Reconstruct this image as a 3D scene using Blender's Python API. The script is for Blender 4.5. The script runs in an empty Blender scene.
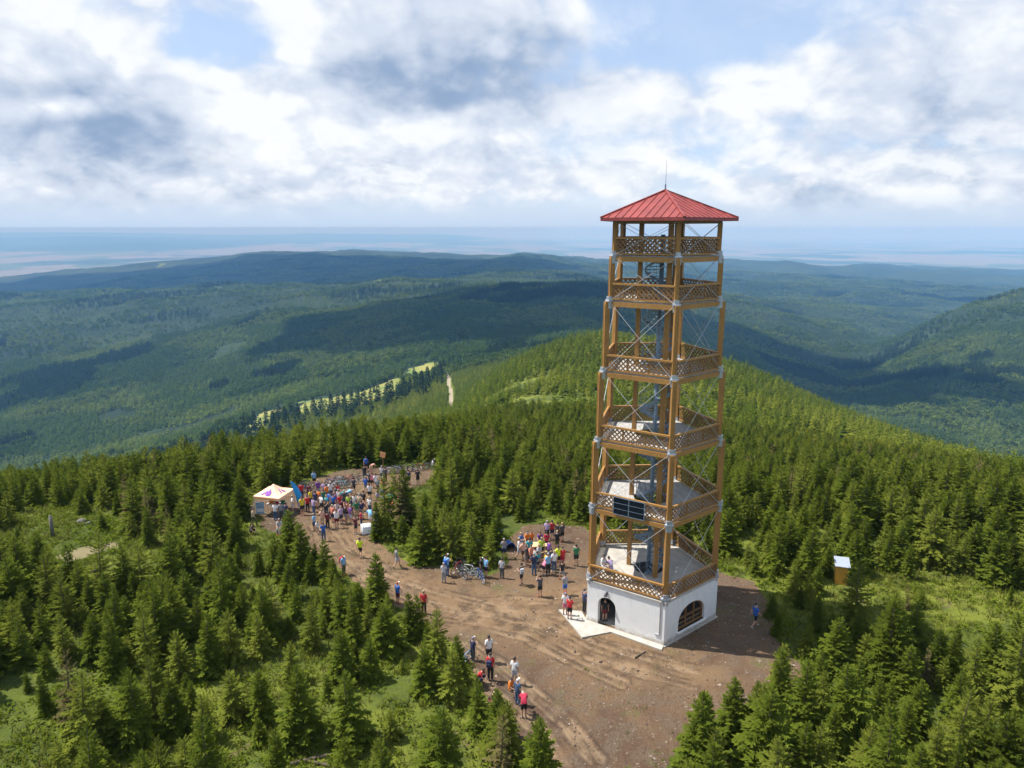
import bpy, math, random
import numpy as np
from mathutils import Vector, Matrix
from mathutils.geometry import tessellate_polygon

R = math.radians
scene = bpy.context.scene
COL = scene.collection
rng = np.random.default_rng(7)
random.seed(7)

# ------------------------------------------------------------------ camera
CAM_H, PITCH, FPX = 26.0, 12.5, 704.0
CP, SP = math.cos(R(PITCH)), math.sin(R(PITCH))
cam_d = bpy.data.cameras.new("camera")
cam = bpy.data.objects.new("camera", cam_d)
COL.objects.link(cam)
cam.location = (0, 0, CAM_H)
cam.rotation_euler = (R(90 - PITCH), 0, 0)
cam_d.sensor_width = 36.0
cam_d.lens = FPX / 1024 * 36.0
cam_d.clip_start = 0.5
cam_d.clip_end = 400000
scene.camera = cam

# ------------------------------------------------------------------ helpers
def link(o, parent=None):
    COL.objects.link(o)
    if parent is not None:
        o.parent = parent
    return o

def props(o, label=None, cat=None, group=None, kind=None):
    if label: o["label"] = label
    if cat: o["category"] = cat
    if group: o["group"] = group
    if kind: o["kind"] = kind
    return o

def empty(name, loc=(0, 0, 0), rz=0.0, label=None, cat=None, group=None):
    o = bpy.data.objects.new(name, None)
    o.empty_display_size = 0.2
    o.location = loc
    o.rotation_euler = (0, 0, rz)
    COL.objects.link(o)
    return props(o, label, cat, group)

def new_mesh(name, V, F, mat=None, smooth=False):
    me = bpy.data.meshes.new(name)
    me.from_pydata([tuple(v) for v in V], [], [tuple(f) for f in F])
    if mat is not None:
        me.materials.append(mat)
    if smooth:
        me.polygons.foreach_set("use_smooth", [True] * len(me.polygons))
    me.update()
    return me

def fast_mesh(name, V, F, mat=None, smooth=False):
    """numpy mesh with faces of one size"""
    me = bpy.data.meshes.new(name)
    V = np.asarray(V, np.float32); F = np.asarray(F, np.int32)
    n, k = F.shape
    me.vertices.add(len(V)); me.vertices.foreach_set("co", V.ravel())
    me.loops.add(n * k); me.loops.foreach_set("vertex_index", F.ravel())
    me.polygons.add(n)
    me.polygons.foreach_set("loop_start", np.arange(0, n * k, k, dtype=np.int32))
    me.polygons.foreach_set("loop_total", np.full(n, k, np.int32))
    me.polygons.foreach_set("use_smooth", np.full(n, smooth, bool))
    if mat is not None:
        me.materials.append(mat)
    me.update(calc_edges=True)
    return me

class MB:
    """collects shapes for one mesh"""
    def __init__(s): s.V = []; s.F = []
    def add(s, V, F):
        b = len(s.V); s.V += [tuple(v) for v in V]; s.F += [tuple(i + b for i in f) for f in F]; return s
    def bar(s, p, q, w, h, up=(0, 0, 1)):
        p, q = Vector(p), Vector(q); d = (q - p).normalized(); up = Vector(up)
        if abs(d.dot(up)) > 0.98: up = Vector((0, 1, 0)) if abs(d.y) < .9 else Vector((1, 0, 0))
        x = d.cross(up).normalized() * (w / 2); z = x.cross(d).normalized() * (h / 2)
        V = [e + a * x + b * z for e in (p, q) for a, b in ((-1, -1), (1, -1), (1, 1), (-1, 1))]
        return s.add(V, [(0, 1, 2, 3), (7, 6, 5, 4), (0, 4, 5, 1), (1, 5, 6, 2), (2, 6, 7, 3), (3, 7, 4, 0)])
    def box(s, c, sz, rz=0.0):
        c = Vector(c); M = Matrix.Rotation(rz, 3, 'Z')
        V = [c + M @ Vector((sx * sz[0] / 2, sy * sz[1] / 2, sz_ * sz[2] / 2)) for sz_ in (-1, 1) for sx, sy in ((-1, -1), (1, -1), (1, 1), (-1, 1))]
        return s.add(V, [(3, 2, 1, 0), (4, 5, 6, 7), (0, 1, 5, 4), (1, 2, 6, 5), (2, 3, 7, 6), (3, 0, 4, 7)])
    def tube(s, p, q, r, n=8, r2=None, cap=True):
        p, q = Vector(p), Vector(q); d = (q - p).normalized(); r2 = r if r2 is None else r2
        a = d.orthogonal().normalized(); b = d.cross(a)
        V = [e + (a * math.cos(t) + b * math.sin(t)) * rr for e, rr in ((p, r), (q, r2)) for t in [2 * math.pi * i / n for i in range(n)]]
        F = [(i, (i + 1) % n, n + (i + 1) % n, n + i) for i in range(n)]
        if cap: F += [tuple(range(n - 1, -1, -1)), tuple(range(n, 2 * n))]
        return s.add(V, F)
    def ring(s, c, axis, r, t, n=20, m=6):
        c = Vector(c); d = Vector(axis).normalized(); a = d.orthogonal().normalized(); b = d.cross(a)
        V = []
        for i in range(n):
            u = 2 * math.pi * i / n; e = a * math.cos(u) + b * math.sin(u)
            for j in range(m):
                w = 2 * math.pi * j / m
                V.append(c + e * (r + t * math.cos(w)) + d * t * math.sin(w))
        F = [(i * m + j, ((i + 1) % n) * m + j, ((i + 1) % n) * m + (j + 1) % m, i * m + (j + 1) % m) for i in range(n) for j in range(m)]
        return s.add(V, F)
    def ball(s, c, r, n=8, m=6, sc=(1, 1, 1)):
        c = Vector(c); V = [c + Vector((0, 0, -r * sc[2]))]
        for j in range(1, m):
            t = math.pi * j / m
            for i in range(n):
                u = 2 * math.pi * i / n
                V.append(c + Vector((r * math.sin(t) * math.cos(u) * sc[0], r * math.sin(t) * math.sin(u) * sc[1], -r * math.cos(t) * sc[2])))
        V.append(c + Vector((0, 0, r * sc[2]))); F = []
        for i in range(n):
            F.append((0, 1 + (i + 1) % n, 1 + i)); k = 1 + (m - 2) * n
            F.append((len(V) - 1, k + i, k + (i + 1) % n))
            for j in range(m - 2):
                a = 1 + j * n
                F.append((a + i, a + (i + 1) % n, a + n + (i + 1) % n, a + n + i))
        return s.add(V, F)
    def slab(s, loops, z0, z1, M=None):
        """prism over a polygon with holes (loops of 2D points), between z0 and z1; M maps it elsewhere"""
        pts = [p for l in loops for p in l]; n = len(pts)
        tris = tessellate_polygon([[Vector((x, y, 0)) for x, y in l] for l in loops])
        V = [Vector((x, y, z)) for z in (z0, z1) for x, y in pts]; F = []
        for t in tris:
            a, b, c = [V[i] for i in t]
            if (b - a).cross(c - a).z < 0: t = (t[0], t[2], t[1])
            F.append((t[2], t[1], t[0])); F.append((t[0] + n, t[1] + n, t[2] + n))
        o = 0
        for li, l in enumerate(loops):
            k = len(l)
            area = sum(l[i][0] * l[(i + 1) % k][1] - l[(i + 1) % k][0] * l[i][1] for i in range(k))
            flip = (area < 0) != (li > 0)
            for i in range(k):
                f = (o + i, o + (i + 1) % k, o + n + (i + 1) % k, o + n + i)
                F.append(f[::-1] if flip else f)
            o += k
        if M is not None: V = [M @ v for v in V]
        return s.add(V, F)
    def mesh(s, name, mat, smooth=False): return new_mesh(name, s.V, s.F, mat, smooth)
    def obj(s, name, mat, parent=None, smooth=False, loc=None, rz=None):
        o = bpy.data.objects.new(name, s.mesh(name, mat, smooth))
        if loc is not None: o.location = loc
        if rz is not None: o.rotation_euler = (0, 0, rz)
        return link(o, parent)

def again(me, name, parent, loc=(0, 0, 0), rz=0.0):
    o = bpy.data.objects.new(name, me); o.location = loc; o.rotation_euler = (0, 0, rz)
    return link(o, parent)

def copy_tree(o, parent=None):
    c = o.copy(); COL.objects.link(c); c.parent = parent
    for ch in list(o.children):
        copy_tree(ch, c)
    return c

# ------------------------------------------------------------------ materials
class NT:
    def __init__(s, tree): s.t = tree; s.n = tree.nodes; s.l = tree.links
    def node(s, typ, **kw):
        n = s.n.new(typ)
        for k, v in kw.items():
            if k == "ins":
                for kk, vv in v.items():
                    if hasattr(vv, "is_output"): s.l.new(vv, n.inputs[kk])
                    else: n.inputs[kk].default_value = vv
            else: setattr(n, k, v)
        return n
    def math(s, op, a, b=0.0, clamp=False):
        n = s.node("ShaderNodeMath", operation=op, use_clamp=clamp, ins={0: a, 1: b}); return n.outputs[0]
    def mix(s, f, a, b, blend="MIX"):
        n = s.node("ShaderNodeMix", data_type="RGBA", blend_type=blend, clamp_factor=True)
        for i, v in ((0, f), (6, a), (7, b)):
            if hasattr(v, "is_output"): s.l.new(v, n.inputs[i])
            else: n.inputs[i].default_value = v if i == 0 else (*v, 1.0)[:4]
        return n.outputs[2]
    def noise(s, vec, scale, detail=4, rough=.55, dist=0.0):
        n = s.node("ShaderNodeTexNoise", ins={"Scale": scale, "Detail": detail, "Roughness": rough, "Distortion": dist})
        if vec is not None: s.l.new(vec, n.inputs["Vector"])
        return n.outputs["Fac"]
    def ramp(s, v, lo, hi, a=0.0, b=1.0, smooth=True):
        n = s.node("ShaderNodeMapRange", interpolation_type="SMOOTHSTEP" if smooth else "LINEAR", ins={0: v, 1: lo, 2: hi, 3: a, 4: b}); return n.outputs[0]
    def vmul(s, v, k):
        n = s.node("ShaderNodeVectorMath", operation="MULTIPLY", ins={0: v, 1: k}); return n.outputs[0]

def mat_new(name):
    m = bpy.data.materials.new(name); m.use_nodes = True; m.node_tree.nodes.clear()
    nt = NT(m.node_tree); out = nt.node("ShaderNodeOutputMaterial")
    return m, nt, out

def simple(name, col, rough=.6, metal=0.0, var=.15, scale=6.0, bump=0.0, stretch=(1, 1, 1), use_obj_color=False):
    m, nt, out = mat_new(name)
    tc = nt.node("ShaderNodeTexCoord").outputs["Object"]
    v = nt.vmul(tc, stretch)
    nz = nt.noise(v, scale, 5)
    if use_obj_color:
        base = nt.node("ShaderNodeObjectInfo").outputs["Color"]
        c = nt.mix(nt.ramp(nz, .35, .7, 0, var), base, (.02, .02, .02))
    else:
        c = nt.mix(nt.ramp(nz, .3, .7), tuple(x * (1 - var) for x in col), tuple(min(1, x * (1 + var)) for x in col))
    b = nt.node("ShaderNodeBsdfPrincipled", ins={"Base Color": c, "Roughness": rough, "Metallic": metal})
    if bump:
        bm = nt.node("ShaderNodeBump", ins={"Strength": bump, "Distance": .02, "Height": nz}); nt.l.new(bm.outputs[0], b.inputs["Normal"])
    nt.l.new(b.outputs[0], out.inputs[0])
    return m

def wood_mat(name, light, dark):
    m, nt, out = mat_new(name)
    tc = nt.node("ShaderNodeTexCoord").outputs["Object"]
    g = nt.noise(nt.vmul(tc, (9, 9, 1.2)), 3.0, 5, .6)
    st = nt.noise(tc, .55, 3)
    c = nt.mix(nt.ramp(g, .32, .68), dark, light)
    c = nt.mix(nt.ramp(st, .45, .75, 0, .45), c, tuple(x * .72 for x in dark))
    b = nt.node("ShaderNodeBsdfPrincipled", ins={"Base Color": c, "Roughness": .55})
    bm = nt.node("ShaderNodeBump", ins={"Strength": .3, "Distance": .01, "Height": g}); nt.l.new(bm.outputs[0], b.inputs["Normal"])
    nt.l.new(b.outputs[0], out.inputs[0])
    return m

M_WOOD = wood_mat("glazed_timber", (.40, .210, .056), (.28, .138, .035))
M_WOOD_D = wood_mat("brown_lattice_timber", (.26, .14, .052), (.18, .09, .032))
M_DECK = simple("grey_deck_boards", (.36, .35, .33), .8, var=.25, scale=1.5, stretch=(1, 8, 1))
def plaster():
    m, nt, out = mat_new("white_plaster"); tc = nt.node("ShaderNodeTexCoord").outputs["Object"]; xyz = nt.node("ShaderNodeSeparateXYZ"); nt.l.new(tc, xyz.inputs[0])
    nz = nt.noise(tc, 1.3, 5, .6); fine = nt.noise(tc, 14, 4, .6)
    c = nt.mix(nt.ramp(nz, .35, .7), (.78, .78, .77), (.72, .73, .725))
    splash = nt.ramp(nt.math("SUBTRACT", xyz.outputs[2], nt.math("MULTIPLY", nt.noise(tc, 2.2, 5, .7), .9)), -.42, .02, .8, 0)
    c = nt.mix(splash, c, (.36, .29, .22))
    streak = nt.noise(nt.vmul(tc, (3.5, 3.5, .25)), 1.0, 4, .6)
    c = nt.mix(nt.math("MULTIPLY", nt.ramp(streak, .56, .72), nt.ramp(xyz.outputs[2], 1.2, 3.0, .05, .35)), c, (.40, .39, .37))
    b = nt.node("ShaderNodeBsdfPrincipled", ins={"Base Color": c, "Roughness": .9}); bm = nt.node("ShaderNodeBump", ins={"Strength": .2, "Distance": .02, "Height": fine}); nt.l.new(bm.outputs[0], b.inputs["Normal"])
    nt.l.new(b.outputs[0], out.inputs[0]); return m
M_PLASTER = plaster()
M_CONC = simple("pale_concrete", (.40, .375, .33), .9, var=.14, scale=1.4, bump=.2)
M_STEEL = simple("galvanised_steel", (.42, .46, .52), .42, .55, .1)
M_ROD = simple("bright_steel_rod", (.45, .46, .48), .5, .3, .08)
M_STAIR = simple("blue_grey_stair_steel", (.20, .27, .34), .5, .3, .15)
M_GLASS = simple("dark_window_glass", (.015, .018, .02), .08, 0, .05)
M_DARK = simple("dark_interior", (.03, .028, .026), .9)
M_PANEL = simple("dark_solar_cells", (.008, .011, .02), .22, 0, .1)
M_ALU = simple("aluminium_edge", (.55, .56, .58), .4, .7, .05)
M_ROOF = simple("red_sheet_metal", (.26, .046, .038), .40, .0, .16, 1.1, bump=.12)
M_BLACK = simple("black_rubber", (.02, .02, .02), .75)
M_SKIN = simple("skin", (.50, .29, .20), .6, var=.06)
M_CLOTH = simple("cloth", (.5, .5, .5), .85, var=.22, scale=9, use_obj_color=True)
M_HAIR = simple("hair", (.06, .035, .02), .6, var=.3, use_obj_color=True)
M_PAINT = simple("painted_metal", (.5, .5, .5), .35, var=.08, use_obj_color=True)
# ------------------------------------------------------------------ terrain
# rows: forward distance; columns: bearing (as tan * FPX + 512); entries: the dip below the horizon at which that ground lies,
# kept as 384 + FPX * tan(dip - PITCH) so that neighbouring slopes are easy to compare
T_D = np.array([60, 80, 110, 150, 220, 320, 450, 600, 800, 1100, 1600, 2200, 3000, 4500, 8200, 12000], float)
T_X = np.array([-400, -150, 0, 150, 300, 450, 520, 600, 730, 850, 950, 1024, 1174, 1450], float)
T_Y = np.array([
 [519, 520, 530, 545, 560, 565, 550, 530, 505, 470, 405, 345, 310, 309, 292, 280],
 [519, 520, 530, 545, 560, 565, 550, 530, 505, 470, 405, 345, 307, 308, 288, 278],
 [519, 500, 500, 510, 525, 530, 520, 505, 485, 455, 395, 340, 303, 306, 281, 276],
 [519, 478, 485, 490, 495, 495, 485, 472, 455, 430, 382, 335, 299, 297, 267, 268],
 [519, 465, 462, 462, 460, 456, 450, 442, 418, 395, 355, 318, 293, 288, 254, 262],
 [519, 462, 445, 436, 428, 420, 412, 400, 380, 362, 330, 303, 287, 279, 257, 261],
 [519, 474, 450, 430, 407, 384, 364, 367, 362, 353, 328, 298, 288, 272, 257, 262],
 [519, 482, 457, 434, 402, 372, 341, 352, 347, 343, 326, 296, 290, 278, 262, 266],
 [519, 490, 468, 445, 415, 385, 364, 378, 378, 376, 368, 345, 312, 294, 264, 264],
 [519, 495, 475, 456, 436, 420, 414, 424, 424, 418, 400, 368, 332, 298, 268, 266],
 [519, 500, 482, 468, 456, 449, 451, 464, 458, 438, 375, 318, 336, 304, 272, 267],
 [519, 502, 488, 478, 472, 472, 479, 488, 474, 444, 362, 298, 320, 302, 276, 268],
 [519, 505, 494, 490, 490, 496, 506, 508, 486, 446, 352, 284, 302, 296, 280, 268],
 [519, 505, 494, 490, 490, 496, 506, 508, 486, 446, 352, 284, 302, 296, 280, 268]], float)
T_Z = CAM_H - T_D[None, :] * np.tan(np.radians(PITCH) + np.arctan((T_Y - 384) / FPX))
_far_z = np.full((len(T_X), 5), -650.0)            # 16, 26, 45, 70, 110 km: a wide plain, blue mountains on its far left
_far_z[:, 2] = np.interp(T_X, [-400, 0, 250, 450, 560, 900], [-180, -210, -260, -330, -640, -650])
_far_z[:, 1] = np.interp(T_X, [-400, 0, 60, 200, 300, 600], [-420, -380, -360, -430, -600, -650])
TD = np.concatenate([[1, 30, 46], T_D, [16000, 26000, 45000, 70000, 110000]])
TZ = np.concatenate([np.zeros((len(T_X), 3)), T_Z, _far_z], axis=1)
LTD = np.log(TD)

def _hash(ix, iy, s):
    h = (ix.astype(np.int64) * 374761393 + iy.astype(np.int64) * 668265263 + s * 982451653) & 0x7fffffff
    h = ((h ^ (h >> 13)) * 1274126177) & 0x7fffffff
    return ((h ^ (h >> 16)) & 0xffff) / 65535.0

def vnoise(x, y, s=0):
    ix, iy = np.floor(x), np.floor(y); fx, fy = x - ix, y - iy
    fx = fx * fx * (3 - 2 * fx); fy = fy * fy * (3 - 2 * fy)
    a, b, c, d = _hash(ix, iy, s), _hash(ix + 1, iy, s), _hash(ix, iy + 1, s), _hash(ix + 1, iy + 1, s)
    return (a + (b - a) * fx) * (1 - fy) + (c + (d - c) * fx) * fy

def fbm(x, y, s=0, o=4):
    v, a = 0.0, .5
    for i in range(o):
        v = v + a * (vnoise(x * 2 ** i, y * 2 ** i, s + i) - .5); a *= .5
    return v * 2

def _slopes(x, Y):
    """monotone (Fritsch-Carlson like) slopes along the last axis"""
    d = np.diff(Y, axis=-1) / np.diff(x)
    m = np.zeros_like(Y)
    a, b = d[..., :-1], d[..., 1:]
    s = np.where(a * b > 0, 2 * a * b / np.where(np.abs(a + b) < 1e-9, 1, a + b), 0)
    m[..., 1:-1] = s; m[..., 0] = d[..., 0]; m[..., -1] = d[..., -1]
    return m

TM = _slopes(LTD, TZ)
def ground_z(X, Y, detail=True):
    X = np.asarray(X, float); Y = np.asarray(Y, float)
    r = np.hypot(X, Y) + 1e-6; az = np.arctan2(X, Y); azc = np.clip(az, -.9, .9)
    d = np.clip(r * np.cos(azc), 1.01, TD[-1] * .999); c = 512 + FPX * np.tan(azc)
    ld = np.log(d); j = np.clip(np.searchsorted(LTD, ld) - 1, 0, len(TD) - 2)
    h = LTD[j + 1] - LTD[j]; t = (ld - LTD[j]) / h
    h00 = (1 + 2 * t) * (1 - t) ** 2; h10 = t * (1 - t) ** 2; h01 = t * t * (3 - 2 * t); h11 = t * t * (t - 1)
    k = np.clip(np.searchsorted(T_X, c) - 1, 0, len(T_X) - 2)
    w = np.clip((c - T_X[k]) / (T_X[k + 1] - T_X[k]), 0, 1)
    def col(q): return h00 * TZ[q, j] + h10 * h * TM[q, j] + h01 * TZ[q, j + 1] + h11 * h * TM[q, j + 1]
    km, kp = np.clip(k - 1, 0, len(T_X) - 1), np.clip(k + 2, 0, len(T_X) - 1)
    p0, p1, p2, p3 = col(km), col(k), col(k + 1), col(kp)
    z = p1 + .5 * w * (p2 - p0 + w * (2 * p0 - 5 * p1 + 4 * p2 - p3 + w * (3 * (p1 - p2) + p3 - p0)))
    z = np.where((z > np.maximum(p1, p2) + 15) | (z < np.minimum(p1, p2) - 15), p1 + (p2 - p1) * w, z)
    if detail:
        f1 = np.clip((d - 120) / 500, 0, 1) * np.clip(1.6 - d / 12000, 0, 1)
        z = z + f1 * (np.minimum(d * .007, 22) * fbm(X / 420, Y / 420, 3, 4) + 2.2 * fbm(X / 90, Y / 90, 9, 3))
        f3 = np.clip((d - 1000) / 1200, 0, 1) * np.clip((12500 - d) / 3000, 0, 1); q = fbm(X / 1100 + .3, Y / 1500, 33, 3)
        z = z + f3 * ((58 + np.minimum(d, 7000) * .010) * (.32 - np.abs(q)) + (20 + np.minimum(d, 7000) * .003) * (.3 - np.abs(fbm(X / 380, Y / 520, 35, 3))))
        z = z + .10 * np.clip((d - 20) / 30, 0, 1) * fbm(X / 9, Y / 9, 5, 3) * np.clip(2 - d / 300, 0, 1)
        z = z - np.where(d > 9000, (d * d - 9000.0 ** 2) / 12.74e6, 0)      # the curve of the earth
        f2 = np.clip((d - 12000) / 5000, 0, 1)
        z = z + f2 * 170 * fbm(X / 6000, Y / 9000, 21, 4) * np.clip((z + d * d / 12.74e6 + 640) / 200, .06, 1.5)
    return z

def spot(px, py, lift=0.0):
    """the point of the terrain seen at px, py from the photograph's viewpoint (used to survey the site plan)"""
    k = math.tan(R(PITCH) + math.atan((py - 384) / FPX)); u = (px - 512) / FPX * (CP + k * SP)
    d = CAM_H / k if k > .02 else 3000.0
    z = 0.0
    for _ in range(30):
        z = float(ground_z(u * d, d)) + lift
        d = .5 * d + .5 * (CAM_H - z) / k
    return u * d, d, z - lift

def inside(P, X, Y):
    P = np.asarray(P); c = np.zeros(np.shape(X), bool); n = len(P)
    for i in range(n):
        x0, y0 = P[i]; x1, y1 = P[(i + 1) % n]
        if y0 == y1: continue
        c ^= ((y0 > Y) != (y1 > Y)) & (X < (x1 - x0) * (Y - y0) / (y1 - y0) + x0)
    return c

def plan(pts): return np.array([spot(x, y)[:2] for x, y in pts])

CLEAR = plan([(244, 512), (268, 528), (300, 545), (330, 566), (370, 594), (402, 610), (432, 630), (452, 652), (480, 682), (505, 712), (528, 742), (548, 775), (566, 830),
              (650, 830), (660, 780), (684, 742), (724, 716), (770, 706), (806, 690), (806, 664), (776, 638), (772, 600), (748, 580), (716, 570), (668, 556), (612, 545),
              (580, 528), (560, 522), (530, 524), (508, 538), (512, 562), (490, 576), (462, 570), (436, 568), (420, 566), (396, 556), (372, 540), (374, 524),
              (392, 512), (384, 500), (398, 490), (426, 484), (436, 470), (410, 466), (376, 467), (340, 471), (316, 478), (304, 490), (270, 496), (250, 502)])
GLADES = [  # outline, share of the trees that stands there
    (plan([(130, 700), (240, 672), (330, 650), (430, 665), (520, 730), (560, 800), (90, 800)]), .30),
    (plan([(0, 514), (60, 510), (125, 518), (140, 545), (70, 572), (0, 556)]), .06),
    (plan([(836, 584), (900, 570), (1030, 588), (1060, 650), (960, 650), (880, 622), (800, 622)]), .22),
    (plan([(0, 660), (70, 650), (120, 700), (60, 790), (-60, 800)]), .48),
    (plan([(440, 640), (470, 640), (520, 690), (560, 760), (520, 760), (470, 700)]), .12),
    (plan([(410, 545), (440, 530), (500, 530), (510, 560), (480, 580), (440, 572)]), .85),
    (plan([(960, 690), (1040, 670), (1080, 760), (980, 770)]), .65)]
SAND = plan([(56, 557), (66, 551), (92, 546), (116, 544), (120, 548), (100, 553), (92, 558), (68, 562)])
def sand_at(X, Y): return inside(SAND, X, Y)
def wobble(X, Y, a=1.0, s=40): return X + a * fbm(X / 2.1, Y / 2.1, s, 4), Y + a * fbm(X / 2.1, Y / 2.1, s + 7, 4)

# meadow strip, forest road and felled patches on the far slope (world coordinates found from the same survey)
MEADOW = [plan([(296, 403), (330, 396), (366, 390), (394, 379), (403, 382), (388, 400), (362, 407), (330, 411), (300, 415)]), plan([(262, 412), (278, 407), (283, 412), (266, 425), (252, 433), (244, 427)]),
          plan([(406, 370), (425, 364), (436, 362), (439, 369), (421, 380), (408, 380)])]
TRACK = plan([(446, 372), (449, 371), (451, 386), (453, 392), (451, 408), (448, 408), (450, 392), (448, 386)])

def sheet():
    na = np.concatenate([np.radians(np.linspace(-180, -48, 60, endpoint=False)), np.radians(np.linspace(-48, 48, 640, endpoint=False)), np.radians(np.linspace(48, 180, 60, endpoint=False))])
    rr = np.concatenate([np.linspace(2, 22, 8, endpoint=False), np.linspace(22, 76, 330, endpoint=False), np.linspace(76, 90, 40, endpoint=False), np.geomspace(90, 3000, 320, endpoint=False), np.geomspace(3000, 120000, 230)])
    A, Q = np.meshgrid(na, rr)
    X, Y = Q * np.sin(A), Q * np.cos(A)
    Z = ground_z(X, Y)
    wx, wy = wobble(X, Y)
    dirt = inside(CLEAR, wx, wy) & (Q < 120)
    # wheel ruts pressed into the clearing
    ru = np.zeros_like(X); bd = np.zeros_like(X); rg = np.zeros_like(X)
    for pts, off in [(r_, o_) for r_ in RUTS for o_ in (0.0, .52, 1.65, 2.2)]:
        for (ax, ay), (bx, by) in zip(pts[:-1], pts[1:]):
            L = math.hypot(bx - ax, by - ay); ux, uy = (bx - ax) / L, (by - ay) / L
            t = np.clip((X - ax) * ux + (Y - ay) * uy, 0, L); dd = np.abs((X - ax) * -uy + (Y - ay) * ux - off) + np.abs((X - ax) * ux + (Y - ay) * uy - t)
            dd = dd + .35 * fbm(X / 2.5, Y / 2.5, 17 + int(off * 3), 3)
            ru = np.maximum(ru, np.exp(-(dd / .17) ** 2)); rg = np.maximum(rg, np.exp(-((dd - .30) / .12) ** 2))
            if off == 0 and pts is not RUTS[3]: bd = np.maximum(bd, np.exp(-((dd + 1.2 * fbm(X / 5, Y / 5, 18, 3)) / 2.6) ** 2))
    Z = Z - np.where(dirt, .05 * ru - .03 * rg - .02 * fbm(X / 1.3, Y / 1.3, 61, 3), 0)
    n, m = X.shape
    V = np.stack([X, Y, Z], -1).reshape(-1, 3)
    i, j = np.meshgrid(np.arange(n - 1), np.arange(m), indexing="ij"); jn = (j + 1) % m
    F = np.stack([i * m + j, i * m + jn, (i + 1) * m + jn, (i + 1) * m + j], -1).reshape(-1, 4)
    F = F[:, ::-1]
    C = V[F].mean(1); cx, cy = C[:, 0], C[:, 1]; cr = np.hypot(cx, cy)
    wx, wy = wobble(cx, cy)
    f_dirt = inside(CLEAR, wx, wy) & (cr < 120)
    far = cr > 300
    f_mead = np.zeros(len(F), bool)
    for P in MEADOW: f_mead |= inside(P, cx + 14 * fbm(cx / 40, cy / 40, 31, 3), cy + 30 * fbm(cx / 40, cy / 40, 37, 3)) & far & (cr < 3000)
    f_track = inside(TRACK, cx, cy) & far & (cr < 3000) & ~f_mead
    f_plain = cr > 13000
    f_hill = (cr > 900) & ~f_plain & ~f_mead & ~f_track
    f_sand = sand_at(*wobble(cx, cy, .9, 71)) & (cr < 120)
    parts = [("dirt_clearing", f_dirt, M_DIRT), ("meadow", f_mead, M_MEADOW), ("forest_track", f_track, M_TRACK), ("sandy_path", f_sand & ~f_dirt, M_SAND), ("plain", f_plain, M_PLAIN), ("hills", f_hill, M_FOREST_FLOOR)]
    rest = np.ones(len(F), bool)
    rutv = ru.reshape(-1).astype(np.float32)
    for name, mask, mat in parts + [("ground", None, M_GROUND)]:
        if mask is None: mask = rest
        mask = mask & rest
        rest = rest & ~mask
        if not mask.any(): continue
        f = F[mask]; u, inv = np.unique(f, return_inverse=True)
        me = fast_mesh(name, V[u], inv.reshape(f.shape), mat, True)
        if name == "dirt_clearing":
            at = me.attributes.new("rut", "FLOAT", "POINT"); at.data.foreach_set("value", rutv[u])
            for nm_, val in (("band", bd), ("ridge", rg)):
                at = me.attributes.new(nm_, "FLOAT", "POINT"); at.data.foreach_set("value", val.reshape(-1).astype(np.float32)[u])
        o = bpy.data.objects.new(name, me); link(o); o["kind"] = "structure"
    c = MB(); c.add([(0, 0, 0)] + [tuple(V[k]) for k in range(m)], [(0, (k + 1) % m + 1, k + 1) for k in range(m)])
    o = c.obj("ground", M_GROUND); o["kind"] = "structure"

RUTS = [[spot(x, y)[:2] for x, y in p] for p in (
    [(700, 668), (650, 655), (600, 640), (560, 618), (500, 606), (440, 590), (390, 572), (350, 545), (335, 520), (360, 495), (385, 478)],
    [(640, 668), (590, 648), (540, 622), (490, 612), (440, 606), (400, 590), (360, 566), (330, 556)],
    [(590, 590), (550, 600), (510, 598), (480, 600), (455, 618)],
    [(600, 760), (570, 720), (520, 680), (490, 655), (470, 640)])]

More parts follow.
